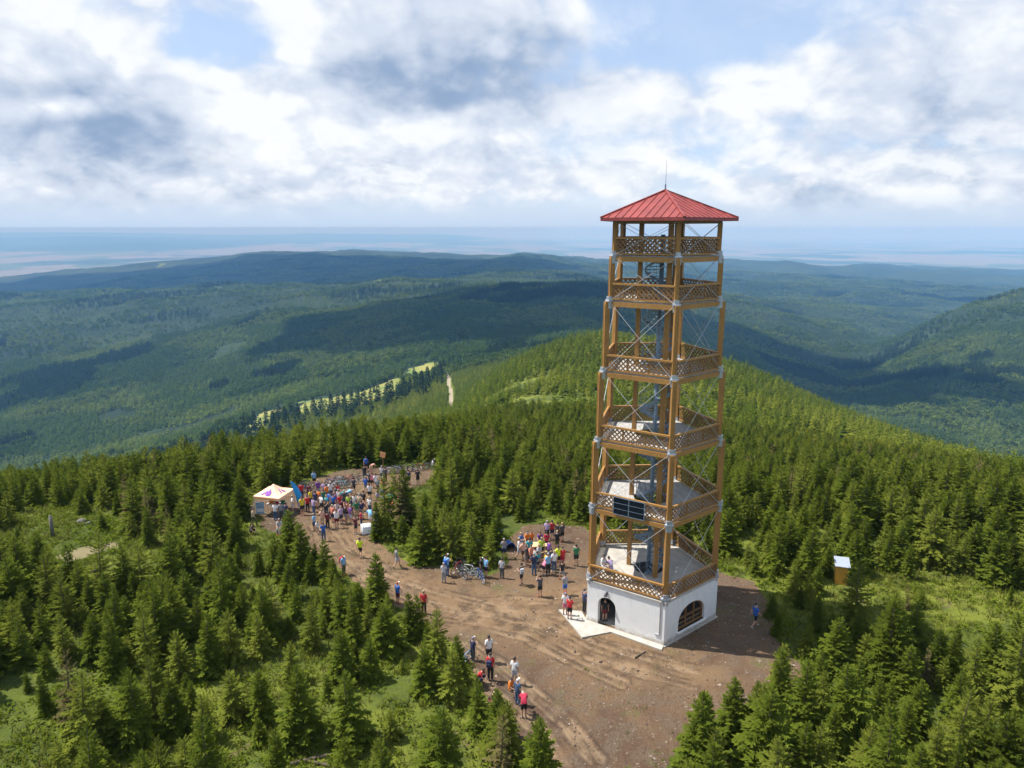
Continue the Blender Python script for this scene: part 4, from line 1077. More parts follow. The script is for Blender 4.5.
    for sd in "LR":
        w_, h = np.array(P["wr" + sd]), np.array(P["ha" + sd]); d = (h - w_) / np.linalg.norm(h - w_); x = np.cross(d, [0, 0, 1.0]); x = np.cross(d, [0, 1.0, 0]) if np.linalg.norm(x) < .3 else x; x /= np.linalg.norm(x); y = np.cross(d, x)
        for k, ln in enumerate((.062, .074, .068, .052)):
            r0 = h + x * (k - 1.5) * .019; m1 = r0 + d * (.02 + ln * .55) + y * .006; e = m1 + d * ln * .45 + y * .022
            b.tube(r0, m1, .0090, 5, .0082); b.tube(m1, e, .0082, 5, .0060)
        r0 = w_ + d * .03 + x * .028; m1 = r0 + d * .035 + x * .028; b.tube(r0, m1, .011, 5, .009); b.tube(m1, m1 + d * .03 + x * .004 + y * .008, .009, 5, .006)
    out["body"] = b.mesh("body", M_SKIN, True)
    bpy.data.meshes.remove(me); return out
FIG = {p: figure(p) for p in POSES}

COLS = {"white": (.80, .80, .80), "light grey": (.48, .50, .54), "grey": (.26, .28, .31), "dark grey": (.07, .075, .085), "black": (.018, .018, .02), "navy": (.025, .035, .10), "blue": (.03, .13, .50), "light blue": (.22, .48, .78), "teal": (.03, .36, .42), "green": (.03, .20, .09),
        "lime": (.42, .62, .04), "yellow": (.80, .62, .03), "fluorescent yellow": (.70, .90, .02), "orange": (.85, .22, .02), "coral": (.75, .25, .17), "red": (.58, .025, .03), "crimson": (.45, .02, .06), "maroon": (.16, .02, .035), "pink": (.75, .22, .34), "lilac": (.48, .38, .62), "purple": (.16, .06, .30), "beige": (.55, .44, .30), "peach": (.78, .46, .33), "denim": (.06, .11, .22), "olive": (.10, .11, .04), "brown": (.12, .07, .04)}
HAIRC = {"dark": (.025, .017, .012), "brown": (.10, .062, .038), "fair": (.40, .31, .18), "grey": (.35, .34, .33)}

def person(x, y, z, rz, top, bottom, long_, head, pn, label, sc=1.0, group=None):
    t = empty("person", (x, y, z), rz, label, "person", group); t.scale = (sc, sc, sc)
    f = FIG[pn]; again(f["body"], "body", t)
    o = again(f["shirt"], "shirt", t); o.color = (*COLS[top], 1)
    nm = "trousers" if long_ else "shorts"; o = again(f[nm], nm, t); o.color = (*COLS[bottom], 1)
    o = again(f["shoes"], "shoes", t); o.color = (*random.choice(((.6, .6, .6), (.05, .05, .05), (.2, .2, .25), (.4, .1, .05))), 1)
    if head in HAIRC: o = again(f["hair"], "hair", t); o.color = (*HAIRC[head], 1)
    else: o = again(f["cap"], "cap", t); o.color = (*COLS[head], 1)
    return t

# feet in the photograph, top, bottom (* = long), head, pose, facing (degrees, 0 = towards the viewer), where, height
CROWD = [
 # round the tent
 (276, 521, "white", "denim*", "dark", "standing", 170, "in front of the tent's opening"), (281.5, 520, "grey", "dark grey*", "grey", "holding", 190, "in front of the tent's opening"), (286.5, 521, "navy", "denim*", "dark", "standing", 160, "in front of the tent's opening"),
 (293, 513, "white", "light grey", "fair", "hips", 120, "between tent and blue flag"), (302.6, 515, "yellow", "black", "dark", "standing", 40, "beside the foot of the blue flag"), (308, 512, "red", "black*", "dark", "standing", 200, "right of the blue flag"),
 (314, 515, "lilac", "denim*", "brown", "holding", 150, "right of the blue flag"), (302, 500, "red", "dark grey*", "dark", "standing", 210, "behind the blue flag"), (309.5, 500, "maroon", "black", "dark", "standing", 180, "behind the blue flag"),
 (280, 533, "light grey", "grey*", "grey", "sitting", 20, "low among the spruces under the tent"), (289, 533, "fluorescent yellow", "black", "dark", "sitting", -30, "low among the spruces under the tent"), (252, 534, "dark grey", "black*", "dark", "crouching", 60, "on the ground left below the tent"), (254, 526, "beige", "olive*", "brown", "standing", 100, "left of the tent's front corner"),
 (314.5, 486, "light blue", "black", "dark", "standing", 190, "at the bikes behind the tent"),
 # crowd right of the tent
 (319.6, 506, "orange", "black", "brown", "standing", 175, "in the crowd right of the flag"), (324, 506, "green", "dark grey*", "dark", "standing", 200, "next to the orange top"), (329.6, 508, "blue", "navy*", "dark", "standing", 160, "in the crowd right of the flag"),
 (318.7, 497, "purple", "grey", "fair", "standing", 185, "at the back of the crowd by the flag"), (325, 498, "lilac", "black", "fair", "hips", 170, "at the back of the crowd by the flag"), (331, 499, "white", "denim*", "grey", "standing", 150, "at the back of the crowd by the flag"),
 (342, 503, "teal", "black", "dark", "bending", 120, "in the middle of the crowd"), (347, 503, "light blue", "denim*", "fair", "bending", 80, "in the middle of the crowd"), (354, 494, "dark grey", "black", "dark", "standing", 200, "alone on the grass before the parked bikes"),
 (334.5, 496, "brown", "maroon", "dark", "sitting", 30, "seated on the grass by the parked bikes"), (338, 496, "red", "black", "dark", "sitting", -20, "seated on the grass by the parked bikes"),
 (314.5, 531, "light blue", "navy", "fair", "standing", 200, "at the front edge of the crowd"), (318, 534, "white", "light grey", "fair", "standing", 170, "at the front edge of the crowd", .72), (324, 541, "blue", "denim*", "brown", "holding", 190, "nearest of the crowd on the track"),
 (322.5, 527, "peach", "beige", "fair", "holding", 150, "at the front edge of the crowd"), (328, 529, "maroon", "black*", "dark", "standing", 200, "at the front edge of the crowd"), (326, 518, "black", "dark grey*", "dark", "standing", 120, "in the thick of the crowd"),
 (331.5, 517, "dark grey", "brown*", "brown", "standing", 220, "in the thick of the crowd"), (337, 520, "light grey", "black", "brown", "standing", 240, "in the thick of the crowd"), (341.5, 524, "lilac", "navy", "fair", "standing", 190, "in the thick of the crowd"), (343, 516, "maroon", "black*", "dark", "hips", 160, "in the thick of the crowd"),
 (348, 519, "coral", "black", "dark", "standing", 200, "in the thick of the crowd"), (352, 515, "navy", "black*", "dark", "standing", 150, "in the thick of the crowd"), (355, 511, "white", "grey", "brown", "holding", 180, "in the thick of the crowd"), (359.7, 511, "beige", "beige*", "grey", "standing", 170, "at the crowd's side towards the white table"),
 (364, 509, "black", "maroon*", "dark", "standing", 190, "at the crowd's side towards the white table"), (370, 500, "white", "black", "brown", "standing", 180, "walking up from the white table", 1), (370, 514, "white", "denim*", "fair", "standing", 170, "behind the white table"), (356, 534, "maroon", "black", "dark", "standing", 60, "left of the white table"),
 (361.5, 528, "crimson", "navy*", "dark", "standing", 90, "left of the white table"), (371, 525, "light blue", "white", "fair", "bending", 200, "at the white table"), (376, 527, "white", "light grey", "grey", "standing", 250, "at the white table"),
 (336, 510, "purple", "navy*", "brown", "standing", 140, "in the middle of the crowd"), (334, 512, "blue", "black", "dark", "standing", 210, "in the middle of the crowd"), (345, 508, "dark grey", "denim*", "grey", "standing", 160, "in the middle of the crowd"), (312, 506, "grey", "black", "dark", "standing", 190, "behind the blue flag"),
 (316, 509, "navy", "grey", "dark", "standing", 160, "in the crowd right of the flag"), (322, 512, "white", "black", "brown", "hips", 200, "in the crowd right of the flag"), (327, 513, "teal", "denim*", "fair", "standing", 140, "in the crowd right of the flag"), (311, 507, "yellow", "navy", "dark", "standing", 210, "in the crowd right of the flag"),
 (339, 506, "light grey", "navy", "grey", "standing", 190, "in the middle of the crowd"), (349, 512, "lime", "black", "dark", "standing", 170, "in the middle of the crowd"), (340, 512, "red", "denim*", "fair", "standing", 220, "in the middle of the crowd"), (346, 523, "black", "grey", "brown", "holding", 150, "in the thick of the crowd"),
 (333, 523, "coral", "navy", "fair", "standing", 200, "in the thick of the crowd"), (357, 519, "green", "beige", "dark", "standing", 170, "in the thick of the crowd"), (337, 528, "white", "maroon", "dark", "standing", 190, "in the thick of the crowd"), (351, 524, "purple", "light grey", "fair", "standing", 160, "in the thick of the crowd"),
 (362, 519, "navy", "beige", "brown", "standing", 180, "left of the white table"), (327, 502, "orange", "navy", "dark", "standing", 190, "at the back of the crowd by the flag"), (336, 502, "dark grey", "black*", "brown", "standing", 170, "at the back of the crowd by the flag"), (376, 489, "white", "navy", "dark", "standing", 190, "on the path left of the orange sign"), (366, 493, "blue", "grey", "fair", "standing", 170, "on the path left of the orange sign"),
 (537, 571, "teal", "navy", "dark", "standing", 180, "in the middle of the picnic group"), (554, 572, "white", "denim*", "fair", "standing", 200, "right of the picnic table"), (531, 566, "coral", "black", "brown", "standing", 170, "in the middle of the picnic group"), (548, 575, "light blue", "black*", "grey", "standing", 160, "at the front of the picnic group"),
 # upper path by the sign
 (383.4, 492, "red", "black", "white", "standing", 185, "on the path below the orange sign"), (382.5, 504, "blue", "white", "fair", "standing", 160, "beside the small spruce below the sign"), (378, 504, "lilac", "navy", "dark", "standing", 200, "beside the small spruce below the sign", .8), (382, 481, "light grey", "denim*", "grey", "standing", 170, "at the foot of the orange sign"),
 (385.5, 483, "dark grey", "brown*", "dark", "standing", 190, "at the foot of the orange sign"), (369, 488, "dark grey", "black", "dark", "standing", 150, "on the path left of the orange sign"), (372.5, 488, "pink", "black", "dark", "standing", 200, "on the path left of the orange sign"), (378, 494, "grey", "olive*", "grey", "walking", 170, "on the path left of the orange sign"),
 (365, 481, "black", "dark grey*", "dark", "standing", 190, "at the bikes left of the orange sign"), (366.4, 471, "blue", "black", "dark", "standing", 180, "at the wood's edge left of the sign"), (371, 474, "peach", "beige", "fair", "bending", 60, "at the wood's edge left of the sign"),
 (409, 485, "navy", "black", "dark", "standing", 180, "before the upper bikes right of the sign"), (418, 485, "black", "black", "dark", "hips", 190, "before the upper bikes right of the sign"), (433, 470, "white", "black", "white", "sitting", 90, "by the topmost bikes at the wood"),
 (391, 509, "green", "black", "dark", "standing", 170, "behind the bushes right of the white table"), (394.6, 517, "orange", "black*", "fair", "hips", 180, "in the bushes right of the white table"), (399.7, 511, "pink", "black", "dark", "standing", 150, "in the bushes right of the white table"), (407, 513, "white", "black", "grey", "hips", 200, "in the bushes right of the white table"),
 # the track
 (360.4, 557.5, "fluorescent yellow", "black", "dark", "walking", 190, "walking alone up the dirt track"), (397, 568, "grey", "light grey", "dark", "walking", 110, "walking beside the wooded bank of the track"), (344, 575, "light blue", "olive*", "white", "standing", 60, "at the track's pale edge above the spruces"), (398, 604, "blue", "maroon", "white", "standing", 150, "between spruces at the track's lower edge"),
 (424, 614, "red", "black*", "fair", "standing", 170, "half hidden behind a spruce by the track"), (444, 583, "light grey", "grey*", "grey", "holding", 180, "standing in the track near the bikes"), (447, 576, "light blue", "denim*", "white", "standing", 150, "standing in the track near the bikes"), (486, 577.5, "light blue", "black", "dark", "standing", 120, "holding the parked bikes beside the track"),
 (481, 577, "black", "black", "white", "standing", 100, "holding the parked bikes beside the track"), (502, 578.5, "light grey", "dark grey*", "dark", "standing", 160, "beside the bush left of the picnic table"),
 # picnic table crowd
 (500, 546, "light blue", "lime", "dark", "standing", 170, "in the shrubs left of the picnic table"), (504, 559, "grey", "navy", "grey", "standing", 190, "left of the picnic table"), (521, 552, "blue", "white", "fair", "standing", 60, "at the picnic table's left end"), (519, 559, "white", "light grey", "fair", "standing", 70, "at the picnic table's left end"), (523.5, 561, "peach", "brown", "brown", "standing", 200, "at the picnic table's left end"),
 (527.5, 546, "orange", "black", "dark", "sitting", 0, "seated behind the picnic table"), (531.5, 545, "orange", "brown", "brown", "sitting", 0, "seated behind the picnic table"), (540, 545.5, "purple", "black", "dark", "sitting", 0, "seated behind the picnic table"), (529.5, 559, "teal", "black", "dark", "standing", 180, "in front of the picnic table"), (541.5, 557, "lime", "black", "fair", "standing", 190, "at the picnic table's right end"),
 (547, 540, "lilac", "black*", "grey", "standing", 180, "at the wood's edge behind the table"), (552, 539, "red", "navy", "dark", "standing", 200, "at the wood's edge behind the table"), (557.5, 541, "black", "black*", "dark", "standing", 160, "at the wood's edge behind the table"), (562, 542, "dark grey", "black", "fair", "holding", 190, "at the wood's edge behind the table"), (546.5, 551, "crimson", "black", "dark", "standing", 170, "between picnic table and wood's edge"),
 (557, 551, "black", "olive", "fair", "hips", 200, "between picnic table and wood's edge"), (558, 567, "fluorescent yellow", "black", "dark", "standing", 200, "right of the picnic table"), (562.3, 567, "red", "crimson", "brown", "standing", 150, "right of the picnic table"), (576, 566, "green", "black", "dark", "standing", 190, "on bare soil near the tower's post"), (551, 569, "dark grey", "black*", "dark", "standing", 200, "in the middle of the picnic group"),
 (539, 565, "light grey", "grey", "fair", "standing", 150, "in the middle of the picnic group"), (546, 568, "yellow", "navy", "dark", "standing", 160, "in the middle of the picnic group", .75), (534, 575, "navy", "denim*", "grey", "standing", 200, "at the front of the picnic group"), (543.5, 575, "pink", "black", "fair", "bending", 140, "at the front of the picnic group", .85), (521.5, 585, "black", "black", "dark", "standing", 190, "at the picnic group's front left"),
 (540, 597, "dark grey", "black", "dark", "photographing", 170, "alone on bare soil before the picnic group"), (562, 581, "black", "grey", "dark", "walking", 200, "walking towards the tower's corner"), (565, 595, "grey", "blue", "dark", "standing", 190, "walking towards the tower's corner"), (565, 616, "white", "pink", "red", "standing", 160, "at the apron's tip"), (569.5, 620.5, "red", "black", "dark", "standing", 170, "on the apron's edge"), (584.2, 613, "navy", "black*", "dark", "standing", 100, "tight against the tower's white corner"),
 (535, 562, "white", "black", "dark", "sitting", 180, "seated at the picnic table's near side"), (526, 566, "dark grey", "grey", "brown", "standing", 210, "at the front of the picnic group"), (549, 561, "purple", "black", "brown", "standing", 130, "right of the picnic table"),
 # lower left rim of the clearing
 (473, 661, "navy", "dark grey*", "light grey", "holding", 120, "on the clearing's rim holding a bike"), (489, 662, "white", "black", "dark", "standing", 200, "second walker on the clearing's rim"), (490.5, 680.5, "red", "black*", "dark", "standing", 160, "third walker on the clearing's rim"), (514.5, 684, "white", "light grey", "dark", "standing", 200, "upper of the lower rim group"),
 (511, 696, "orange", "brown", "brown", "sitting", 70, "crouched among the lower rim group"), (517.5, 705, "denim", "denim*", "white", "standing", 190, "in the lower rim group"), (524, 718, "crimson", "black", "dark", "bending", -120, "lowest of the rim group by the spruces"), (491.5, 706, "brown", "maroon", "fair", "crouching", 30, "crouched on the grass above the spruces"), (480, 683, "red", "navy*", "dark", "crouching", 80, "beside the third walker on the rim"),
 # elsewhere
 (754.5, 627.5, "blue", "black", "dark", "walking", 100, "alone in the tower's shadow"), (98, 584, "black", "dark grey*", "dark", "standing", 190, "alone below the sandy path"),
]
LABS = set()
for e in CROWD:
    a, b, top, bot, head, pn, face, where = e[:8]; sc = (e[8] if len(e) > 8 else 1.0) * random.uniform(.95, 1.06)
    long_ = bot.endswith("*"); bot = bot.rstrip("*"); x, y, z = spot(a, b)
    if "apron" in where: z = max(z, .075)
    hat = {"white": " and white cap", "red": " and red cap", "light grey": " and pale cap"}.get(head, "") if head not in HAIRC else ""
    child = "small " if sc < .9 else ""
    low = (("denim jeans" if bot == "denim" else bot + " trousers") if long_ else "denim shorts" if bot == "denim" else bot + " shorts")
    lab = f"{child}person in {top} top, {low}{hat}, {where}"
    words_ = lab.replace(",", "").split()
    if len(words_) > 16: lab = f"person in {top} top{hat}, {where}"
    assert lab not in LABS, lab
    LABS.add(lab)
    sway = 65 if ('crowd' in where or 'group' in where) and pn != 'sitting' else 18
    if pn == 'standing' and random.random() < .38: pn = random.choice(('holding', 'hips', 'walking', 'photographing', 'holding'))
    person(x, y, z, R(face + random.uniform(-sway, sway)), top, bot, long_, head, pn, lab, sc, "people gathered round the tower")
# on the tower
def deck_pt(a, b, z):
    k = math.tan(R(PITCH) + math.atan((b - 384) / FPX)); d = (CAM_H - z) / k; return ((a - 512) / FPX * (d * CP + (CAM_H - z) * SP), d, z)
for (a, b, z, top, bot, long_, head, pn, fc, lab) in ((603, 572, 3.06, "white", "light grey", False, "dark", "sitting", 40, "person in white top seated on the tower's lowest deck"), (610, 572, 3.06, "lilac", "grey", True, "dark", "crouching", 200, "person in lilac top crouching on the tower's lowest deck"),
                                                      (604.5, 621, .075, "black", "maroon", False, "fair", "standing", 10, "person in black top standing in the tower's arched doorway")):
    x, y, z = deck_pt(a, b, z); person(x, y, z, R(fc), top, bot, long_, head, pn, lab, 1.0, "people gathered round the tower")

# backpacks worn by some, each a thing of its own
def backpack(x, y, z, rz, col, label):
    b = MB(); b.box((0, 0, 0), (.30, .17, .44)); me = b.mesh("backpack", M_CLOTH)
    o = again(me, "backpack", None, (x, y, z), rz); o.color = (*COLS[col], 1); props(o, label, "backpack")
    bev = o.modifiers.new("round", "BEVEL"); bev.width = .06; bev.segments = 3
    pk = MB(); pk.box((0, .10, -.06), (.20, .07, .20)); q = pk.obj("front_pocket", M_CLOTH, o); q.color = (*(c * .6 for c in COLS[col]), 1)
    st_ = MB()
    for s in (-.09, .09): st_.tube((s, -.08, .18), (s, -.13, .0), .018, 5); st_.tube((s, -.13, .0), (s, -.08, -.18), .018, 5)
    q = st_.obj("strap", M_CLOTH, o); q.color = (.03, .03, .03, 1)
for (a, b, col, fc, lab) in ((521.5, 585, "light grey", 190, "pale backpack on the black-clad person at the picnic group's front"), (344, 575, "red", 60, "red bag carried by the person at the track's pale edge"), (98, 584, "dark grey", 190, "dark backpack on the lone person below the sandy path"), (490.5, 680.5, "navy", 160, "navy backpack on the red-topped third walker"), (447, 576, "blue", 150, "blue backpack on the person in light blue in the track")):
    x, y, z = spot(a, b); f = R(fc); backpack(x - math.sin(f) * .21, y + math.cos(f) * .21, z + 1.22, f, col, lab)
# ------------------------------------------------------------------ bicycles
def bike_meshes():
    P = {}
    def wheel():
        t = MB(); t.ring((0, 0, 0), (0, 1, 0), .335, .026, 28, 6); r = MB(); r.ring((0, 0, 0), (0, 1, 0), .305, .012, 24, 5)
        s = MB()
        for i in range(14): a = i * 2 * math.pi / 14; s.tube((0, .02 * (-1) ** i, 0), (.30 * math.cos(a), 0, .30 * math.sin(a)), .003, 3, cap=False)
        s.tube((0, -.04, 0), (0, .04, 0), .022, 8)
        return t.mesh("tyre", M_BLACK, True), r.mesh("rim", M_ALU, True), s.mesh("spokes", M_ALU)
    P["wheel"] = wheel()
    f = MB(); bb, hd, hd2, st, rw, fw = (-.02, 0, .30), (.42, 0, .80), (.46, 0, .66), (-.20, 0, .80), (-.52, 0, .36), (.56, 0, .36)
    f.tube(bb, hd2, .021, 7); f.tube(st, hd, .018, 7); f.tube(bb, st, .018, 7); f.tube(hd, hd2, .024, 7); f.tube(hd2, (.50, 0, .60), .02, 7)
    for s in (-.055, .055): f.tube((bb[0], s * .5, bb[2]), (rw[0], s, rw[2]), .011, 6); f.tube((st[0], s * .4, st[2] - .04), (rw[0], s, rw[2]), .009, 6); f.tube((.49, s, .62), (fw[0], s, fw[2]), .014, 6)
    f.tube((.49, -.06, .62), (.49, .06, .62), .015, 6)
    P["frame"] = f.mesh("frame", M_PAINT, True)
    h = MB(); h.tube(hd, (.40, 0, .90), .014, 6); h.tube((.40, 0, .90), (.44, 0, .93), .016, 6); h.tube((.44, -.33, .95), (.44, .33, .95), .013, 6)
    for s in (-1, 1): h.tube((.44, s * .22, .95), (.44, s * .34, .95), .018, 6)
    P["handlebar"] = h.mesh("handlebar", M_BLACK, True)
    s = MB(); s.tube(st, (-.225, 0, .93), .014, 6); s.add([(-.36, -.07, .95), (-.36, .07, .95), (-.08, .02, .94), (-.08, -.02, .94), (-.36, -.06, .90), (-.36, .06, .90), (-.08, .015, .92), (-.08, -.015, .92)], [(0, 3, 2, 1), (4, 5, 6, 7), (0, 1, 5, 4), (1, 2, 6, 5), (2, 3, 7, 6), (3, 0, 4, 7)])
    P["saddle"] = s.mesh("saddle", M_BLACK, False)
    c = MB(); c.ring((-.02, .055, .30), (0, 1, 0), .085, .008, 18, 4); c.tube((-.02, -.07, .30), (-.02, .08, .30), .02, 7); c.tube((-.02, .085, .30), (.11, .085, .19), .01, 5); c.tube((-.02, -.085, .30), (-.15, -.085, .41), .01, 5); c.box((.11, .13, .19), (.09, .08, .02)); c.box((-.15, -.13, .41), (.09, .08, .02))
    P["crank"] = c.mesh("crank", M_ALU)
    return P
BK = bike_meshes()
def bicycle(a, b, rz, col, label, lean=.12, lying=False):
    x, y, z = spot(a, b); t = empty("bicycle", (x, y, z + (.09 if lying else -.005)), 0, label, "bicycle", "bicycles parked at the tower")
    t.rotation_euler = (R(84) if lying else lean, 0, R(rz)); t.rotation_mode = 'XYZ'
    o = again(BK["frame"], "frame", t); o.color = (*COLS[col], 1)
    for nm in ("handlebar", "saddle", "crank"): again(BK[nm], nm, t)
    for wx in (-.52, .56):
        w_ = again(BK["wheel"][0], "wheel", t, (wx, 0, .36)); again(BK["wheel"][1], "rim", w_); again(BK["wheel"][2], "spokes", w_)
BIKES = [(330, 487, 20, "blue", "in the parked heap behind the crowd"), (334, 485, 200, "navy", "in the parked heap behind the crowd"), (338, 486, 30, "grey", "in the parked heap behind the crowd"), (342, 484, 170, "light blue", "in the parked heap behind the crowd"), (346, 485, 10, "black", "in the parked heap behind the crowd"), (350, 483, 190, "red", "in the parked heap behind the crowd"), (336, 489, 10, "white", "in the parked heap behind the crowd"), (344, 488, 185, "teal", "in the parked heap behind the crowd"),
         (306, 489, 15, "grey", "parked behind the flag"), (310, 492, 195, "black", "parked behind the flag"), (302, 493, 10, "blue", "parked behind the flag"),
         (388, 474, 5, "white", "in the row right of the sign's post"), (392, 473.5, 185, "grey", "in the row right of the sign's post"), (396, 473, 8, "light blue", "in the row right of the sign's post"), (400, 473, 190, "black", "in the row right of the sign's post"),
         (405, 472, 20, "dark grey", "leaning by the topmost wood"), (410, 471, 170, "black", "leaning by the topmost wood"), (415, 471, 15, "navy", "leaning by the topmost wood"), (421, 470, 185, "red", "leaning by the topmost wood"), (427, 469.5, 10, "grey", "leaning by the topmost wood"),
         (357, 482, 185, "black", "beside the path left of the sign"), (361, 484, 20, "grey", "beside the path left of the sign"),
         (461, 577, 125, "navy", "in the front rank beside the track"), (470, 575, 160, "white", "in the front rank beside the track"), (476, 578.5, 15, "light grey", "in the front rank beside the track"), (480, 581, 120, "blue", "in the front rank beside the track"), (457, 572, 60, "red", "in the front rank beside the track"), (463, 571, 150, "black", "in the front rank beside the track")]
for k, (a, b, rz, col, where) in enumerate(BIKES):
    bicycle(a, b, rz, col, f"{col} bicycle {where}", .1 if k % 3 else -.12)
bicycle(464, 664, 60, "light blue", "light blue bicycle held by the first walker on the rim", .2)

# ------------------------------------------------------------------ tent, flag, poster, tables, sign, outhouse, post
def disc_pt(u, v): return spot(u, v)
tx, ty, tz = spot(275.5, 512)
tent = empty("gazebo_tent", (tx, ty, tz), R(-14), "pale orange pop-up tent with a purple emblem on its roof", "tent")
hw, eh, ah = 1.32, 1.95, 2.8
M_TENT = simple("pale_orange_canvas", (.86, .56, .36), .8, var=.06); M_PURPLE = simple("purple_print", (.22, .07, .42), .8, var=.05); M_ORANGE = simple("orange_valance", (.82, .36, .10), .8)
cn = [(-hw, -hw), (hw, -hw), (hw, hw), (-hw, hw)]; cb = MB()
for i in range(4):
    p, q = cn[i], cn[(i + 1) % 4]; A = Vector((*p, eh)); B2 = Vector((*q, eh)); T = Vector((0, 0, ah)); n = 6; rows = []
    for r_ in range(n + 1):
        f = r_ / n; sag = -.16 * math.sin(math.pi * f); rows.append([A.lerp(B2, c / n).lerp(T, f) + Vector((0, 0, sag)) for c in range(n + 1)])
    V = [v for row in rows for v in row]; m = n + 1
    cb.add(V, [(r_ * m + c, r_ * m + c + 1, (r_ + 1) * m + c + 1, (r_ + 1) * m + c) for r_ in range(n) for c in range(n)])
can = cb.obj("canopy", M_TENT, tent, True)
va = MB()
for i in range(4):
    p, q = cn[i], cn[(i + 1) % 4]; va.bar((*p, eh - .12), (*q, eh - .12), .012, .26)
va.obj("valance", M_TENT, can)
vs = MB(); vs.box((0, -hw - .012, eh - .13), (1.9, .006, .10)); vs.obj("valance_stripe", M_ORANGE, can)
em = MB()                                                # the emblem: a splayed purple wing shape on the roof's front slopes
def on_roof(face, u, f):
    p, q = cn[face], cn[(face + 1) % 4]; v = Vector((*p, eh)).lerp(Vector((*q, eh)), u).lerp(Vector((0, 0, ah)), f); o_ = Vector((p[0] + q[0], p[1] + q[1], 0)).normalized() * .02
    return v + Vector((0, 0, -.16 * math.sin(math.pi * f) + .05)) + o_
for face, shapes in ((0, [[(.38, .20), (.50, .12), (.62, .22), (.66, .55), (.55, .48), (.50, .75), (.42, .50), (.30, .58)], [(.16, .20), (.24, .20), (.36, .50), (.30, .56)]]), (1, [[(.30, .28), (.38, .26), (.52, .62), (.44, .64)], [(.55, .2), (.64, .2), (.60, .5), (.54, .5)]])):
    for sh in shapes: em.add([on_roof(face, u, f) for u, f in sh], [tuple(range(len(sh)))])
em.obj("emblem", M_PURPLE, can)
for p in cn:
    l = MB(); l.tube((p[0] * .97, p[1] * .97, -.05), (p[0] * .97, p[1] * .97, eh), .025, 6); l.obj("leg", M_ALU, tent)
# things under the tent
M_TABLE = simple("folding_table_top", (.62, .60, .56), .6)
def folding_table(x, y, z, rz, w_, d_, label, mat=M_TABLE):
    t = empty("folding_table", (x, y, z), rz, label, "table")
    b = MB(); b.box((0, 0, .72), (w_, d_, .04)); b.obj("tabletop", mat, t)
    for sx_ in (-1, 1):
        for sy_ in (-1, 1): l = MB(); l.tube((sx_ * (w_ / 2 - .08), sy_ * (d_ / 2 - .06), -.03), (sx_ * (w_ / 2 - .1), sy_ * (d_ / 2 - .06), .71), .018, 5); l.obj("leg", M_ALU, t)
    return t
folding_table(tx + .1, ty + .3, tz, R(-14), 1.8, .75, "folding table standing under the pale orange tent")
for k, (dx, col, nm) in enumerate(((-.55, "orange", "orange"), (0.05, "red", "red"), (.6, "green", "green"))):
    b = MB(); b.box((0, 0, .15), (.38, .3, .3)); b.box((0, 0, .31), (.40, .32, .03)); o = again(b.mesh("crate", M_CLOTH), "crate", None, (tx + .1 + dx * math.cos(R(-14)), ty + .3 + dx * math.sin(R(-14)), tz + .742), R(-14)); o.color = (*COLS[col], 1); props(o, f"{nm} box on the table under the tent", "box")

# white cloth-covered table beside the crowd
wx_, wy_, wz_ = spot(366.5, 533)
wt = empty("covered_table", (wx_, wy_, wz_), R(20), "small table under a white cloth at the crowd's front edge", "table")
b = MB(); b.box((0, 0, .73), (.8, .64, .03)); b.obj("tabletop", M_TABLE, wt)
c = MB(); N_ = 40; ring = []
for i in range(N_):
    t = i / N_ * 4; s = int(t); f = t - s; cc = [(-.42, -.34), (.42, -.34), (.42, .34), (-.42, .34)]; p = Vector(cc[s]).lerp(Vector(cc[(s + 1) % 4]), f); w2_ = 1 + .035 * math.sin(i * 2.4); ring.append((p, w2_))
V = [(p.x, p.y, .76) for p, _ in ring] + [(p.x * w_ * 1.03, p.y * w_ * 1.03, .04) for p, w_ in ring]
c.add(V, [(i, N_ + i, N_ + (i + 1) % N_, (i + 1) % N_) for i in range(N_)] + [tuple(range(N_))]); cl = c.obj("tablecloth", simple("white_cloth", (.80, .80, .82), .9, var=.05), None, True); cl.location = (wx_, wy_, wz_); cl.rotation_euler = (0, 0, R(20)); props(cl, "white cloth hanging to the ground over the crowd's table", "tablecloth")

# feather flag and roll-up poster
fx_, fy_, fz_ = spot(299, 511)
fl = empty("feather_flag", (fx_, fy_, fz_), R(8), "tall blue feather flag leaning beside the tent", "flag")
pb = MB(); pts = [(-.02 - .012 * (i / 8) ** 2 * 8 * (i / 8) - .06 * i / 8 * 2, 0, 3.1 * i / 8) for i in range(9)]
pts = [(-.62 * (i / 8) ** 1.5, 0, 3.0 * i / 8) for i in range(9)]
for p, q in zip(pts[:-1], pts[1:]): pb.tube(p, q, .018, 6)
pb.obj("pole", M_ALU, fl)
sb = MB(); L_ = [Vector(p) for p in pts[1:]]; V = []; th = .008
for i, p in enumerate(L_):
    w_ = .62 * (1 - (i / 7) ** 4 * .55)
    for s in (-th, th):
        for k in range(4): V.append((p.x + w_ * k / 3, .04 * math.sin(i * .9 + k * 1.1) + s, p.z - .10 * k / 3))
F = []
for i in range(7):
    for k in range(3):
        a = i * 8 + k; F.append((a, a + 1, a + 9, a + 8)); F.append((a + 4, a + 12, a + 13, a + 5))
    F.append((i * 8 + 3, i * 8 + 7, i * 8 + 15, i * 8 + 11)); F.append((i * 8, i * 8 + 8, i * 8 + 12, i * 8 + 4))
sb.add(V, F); sb.obj("sail", simple("bright_blue_cloth", (.02, .30, .72), .7, var=.1), fl, True)
bs = MB(); bs.box((0, 0, .03), (.5, .07, .05)); bs.box((0, 0, .03), (.07, .5, .056)); bs.obj("base", M_BLACK, fl)
px_, py_, pz_ = spot(260.5, 514)
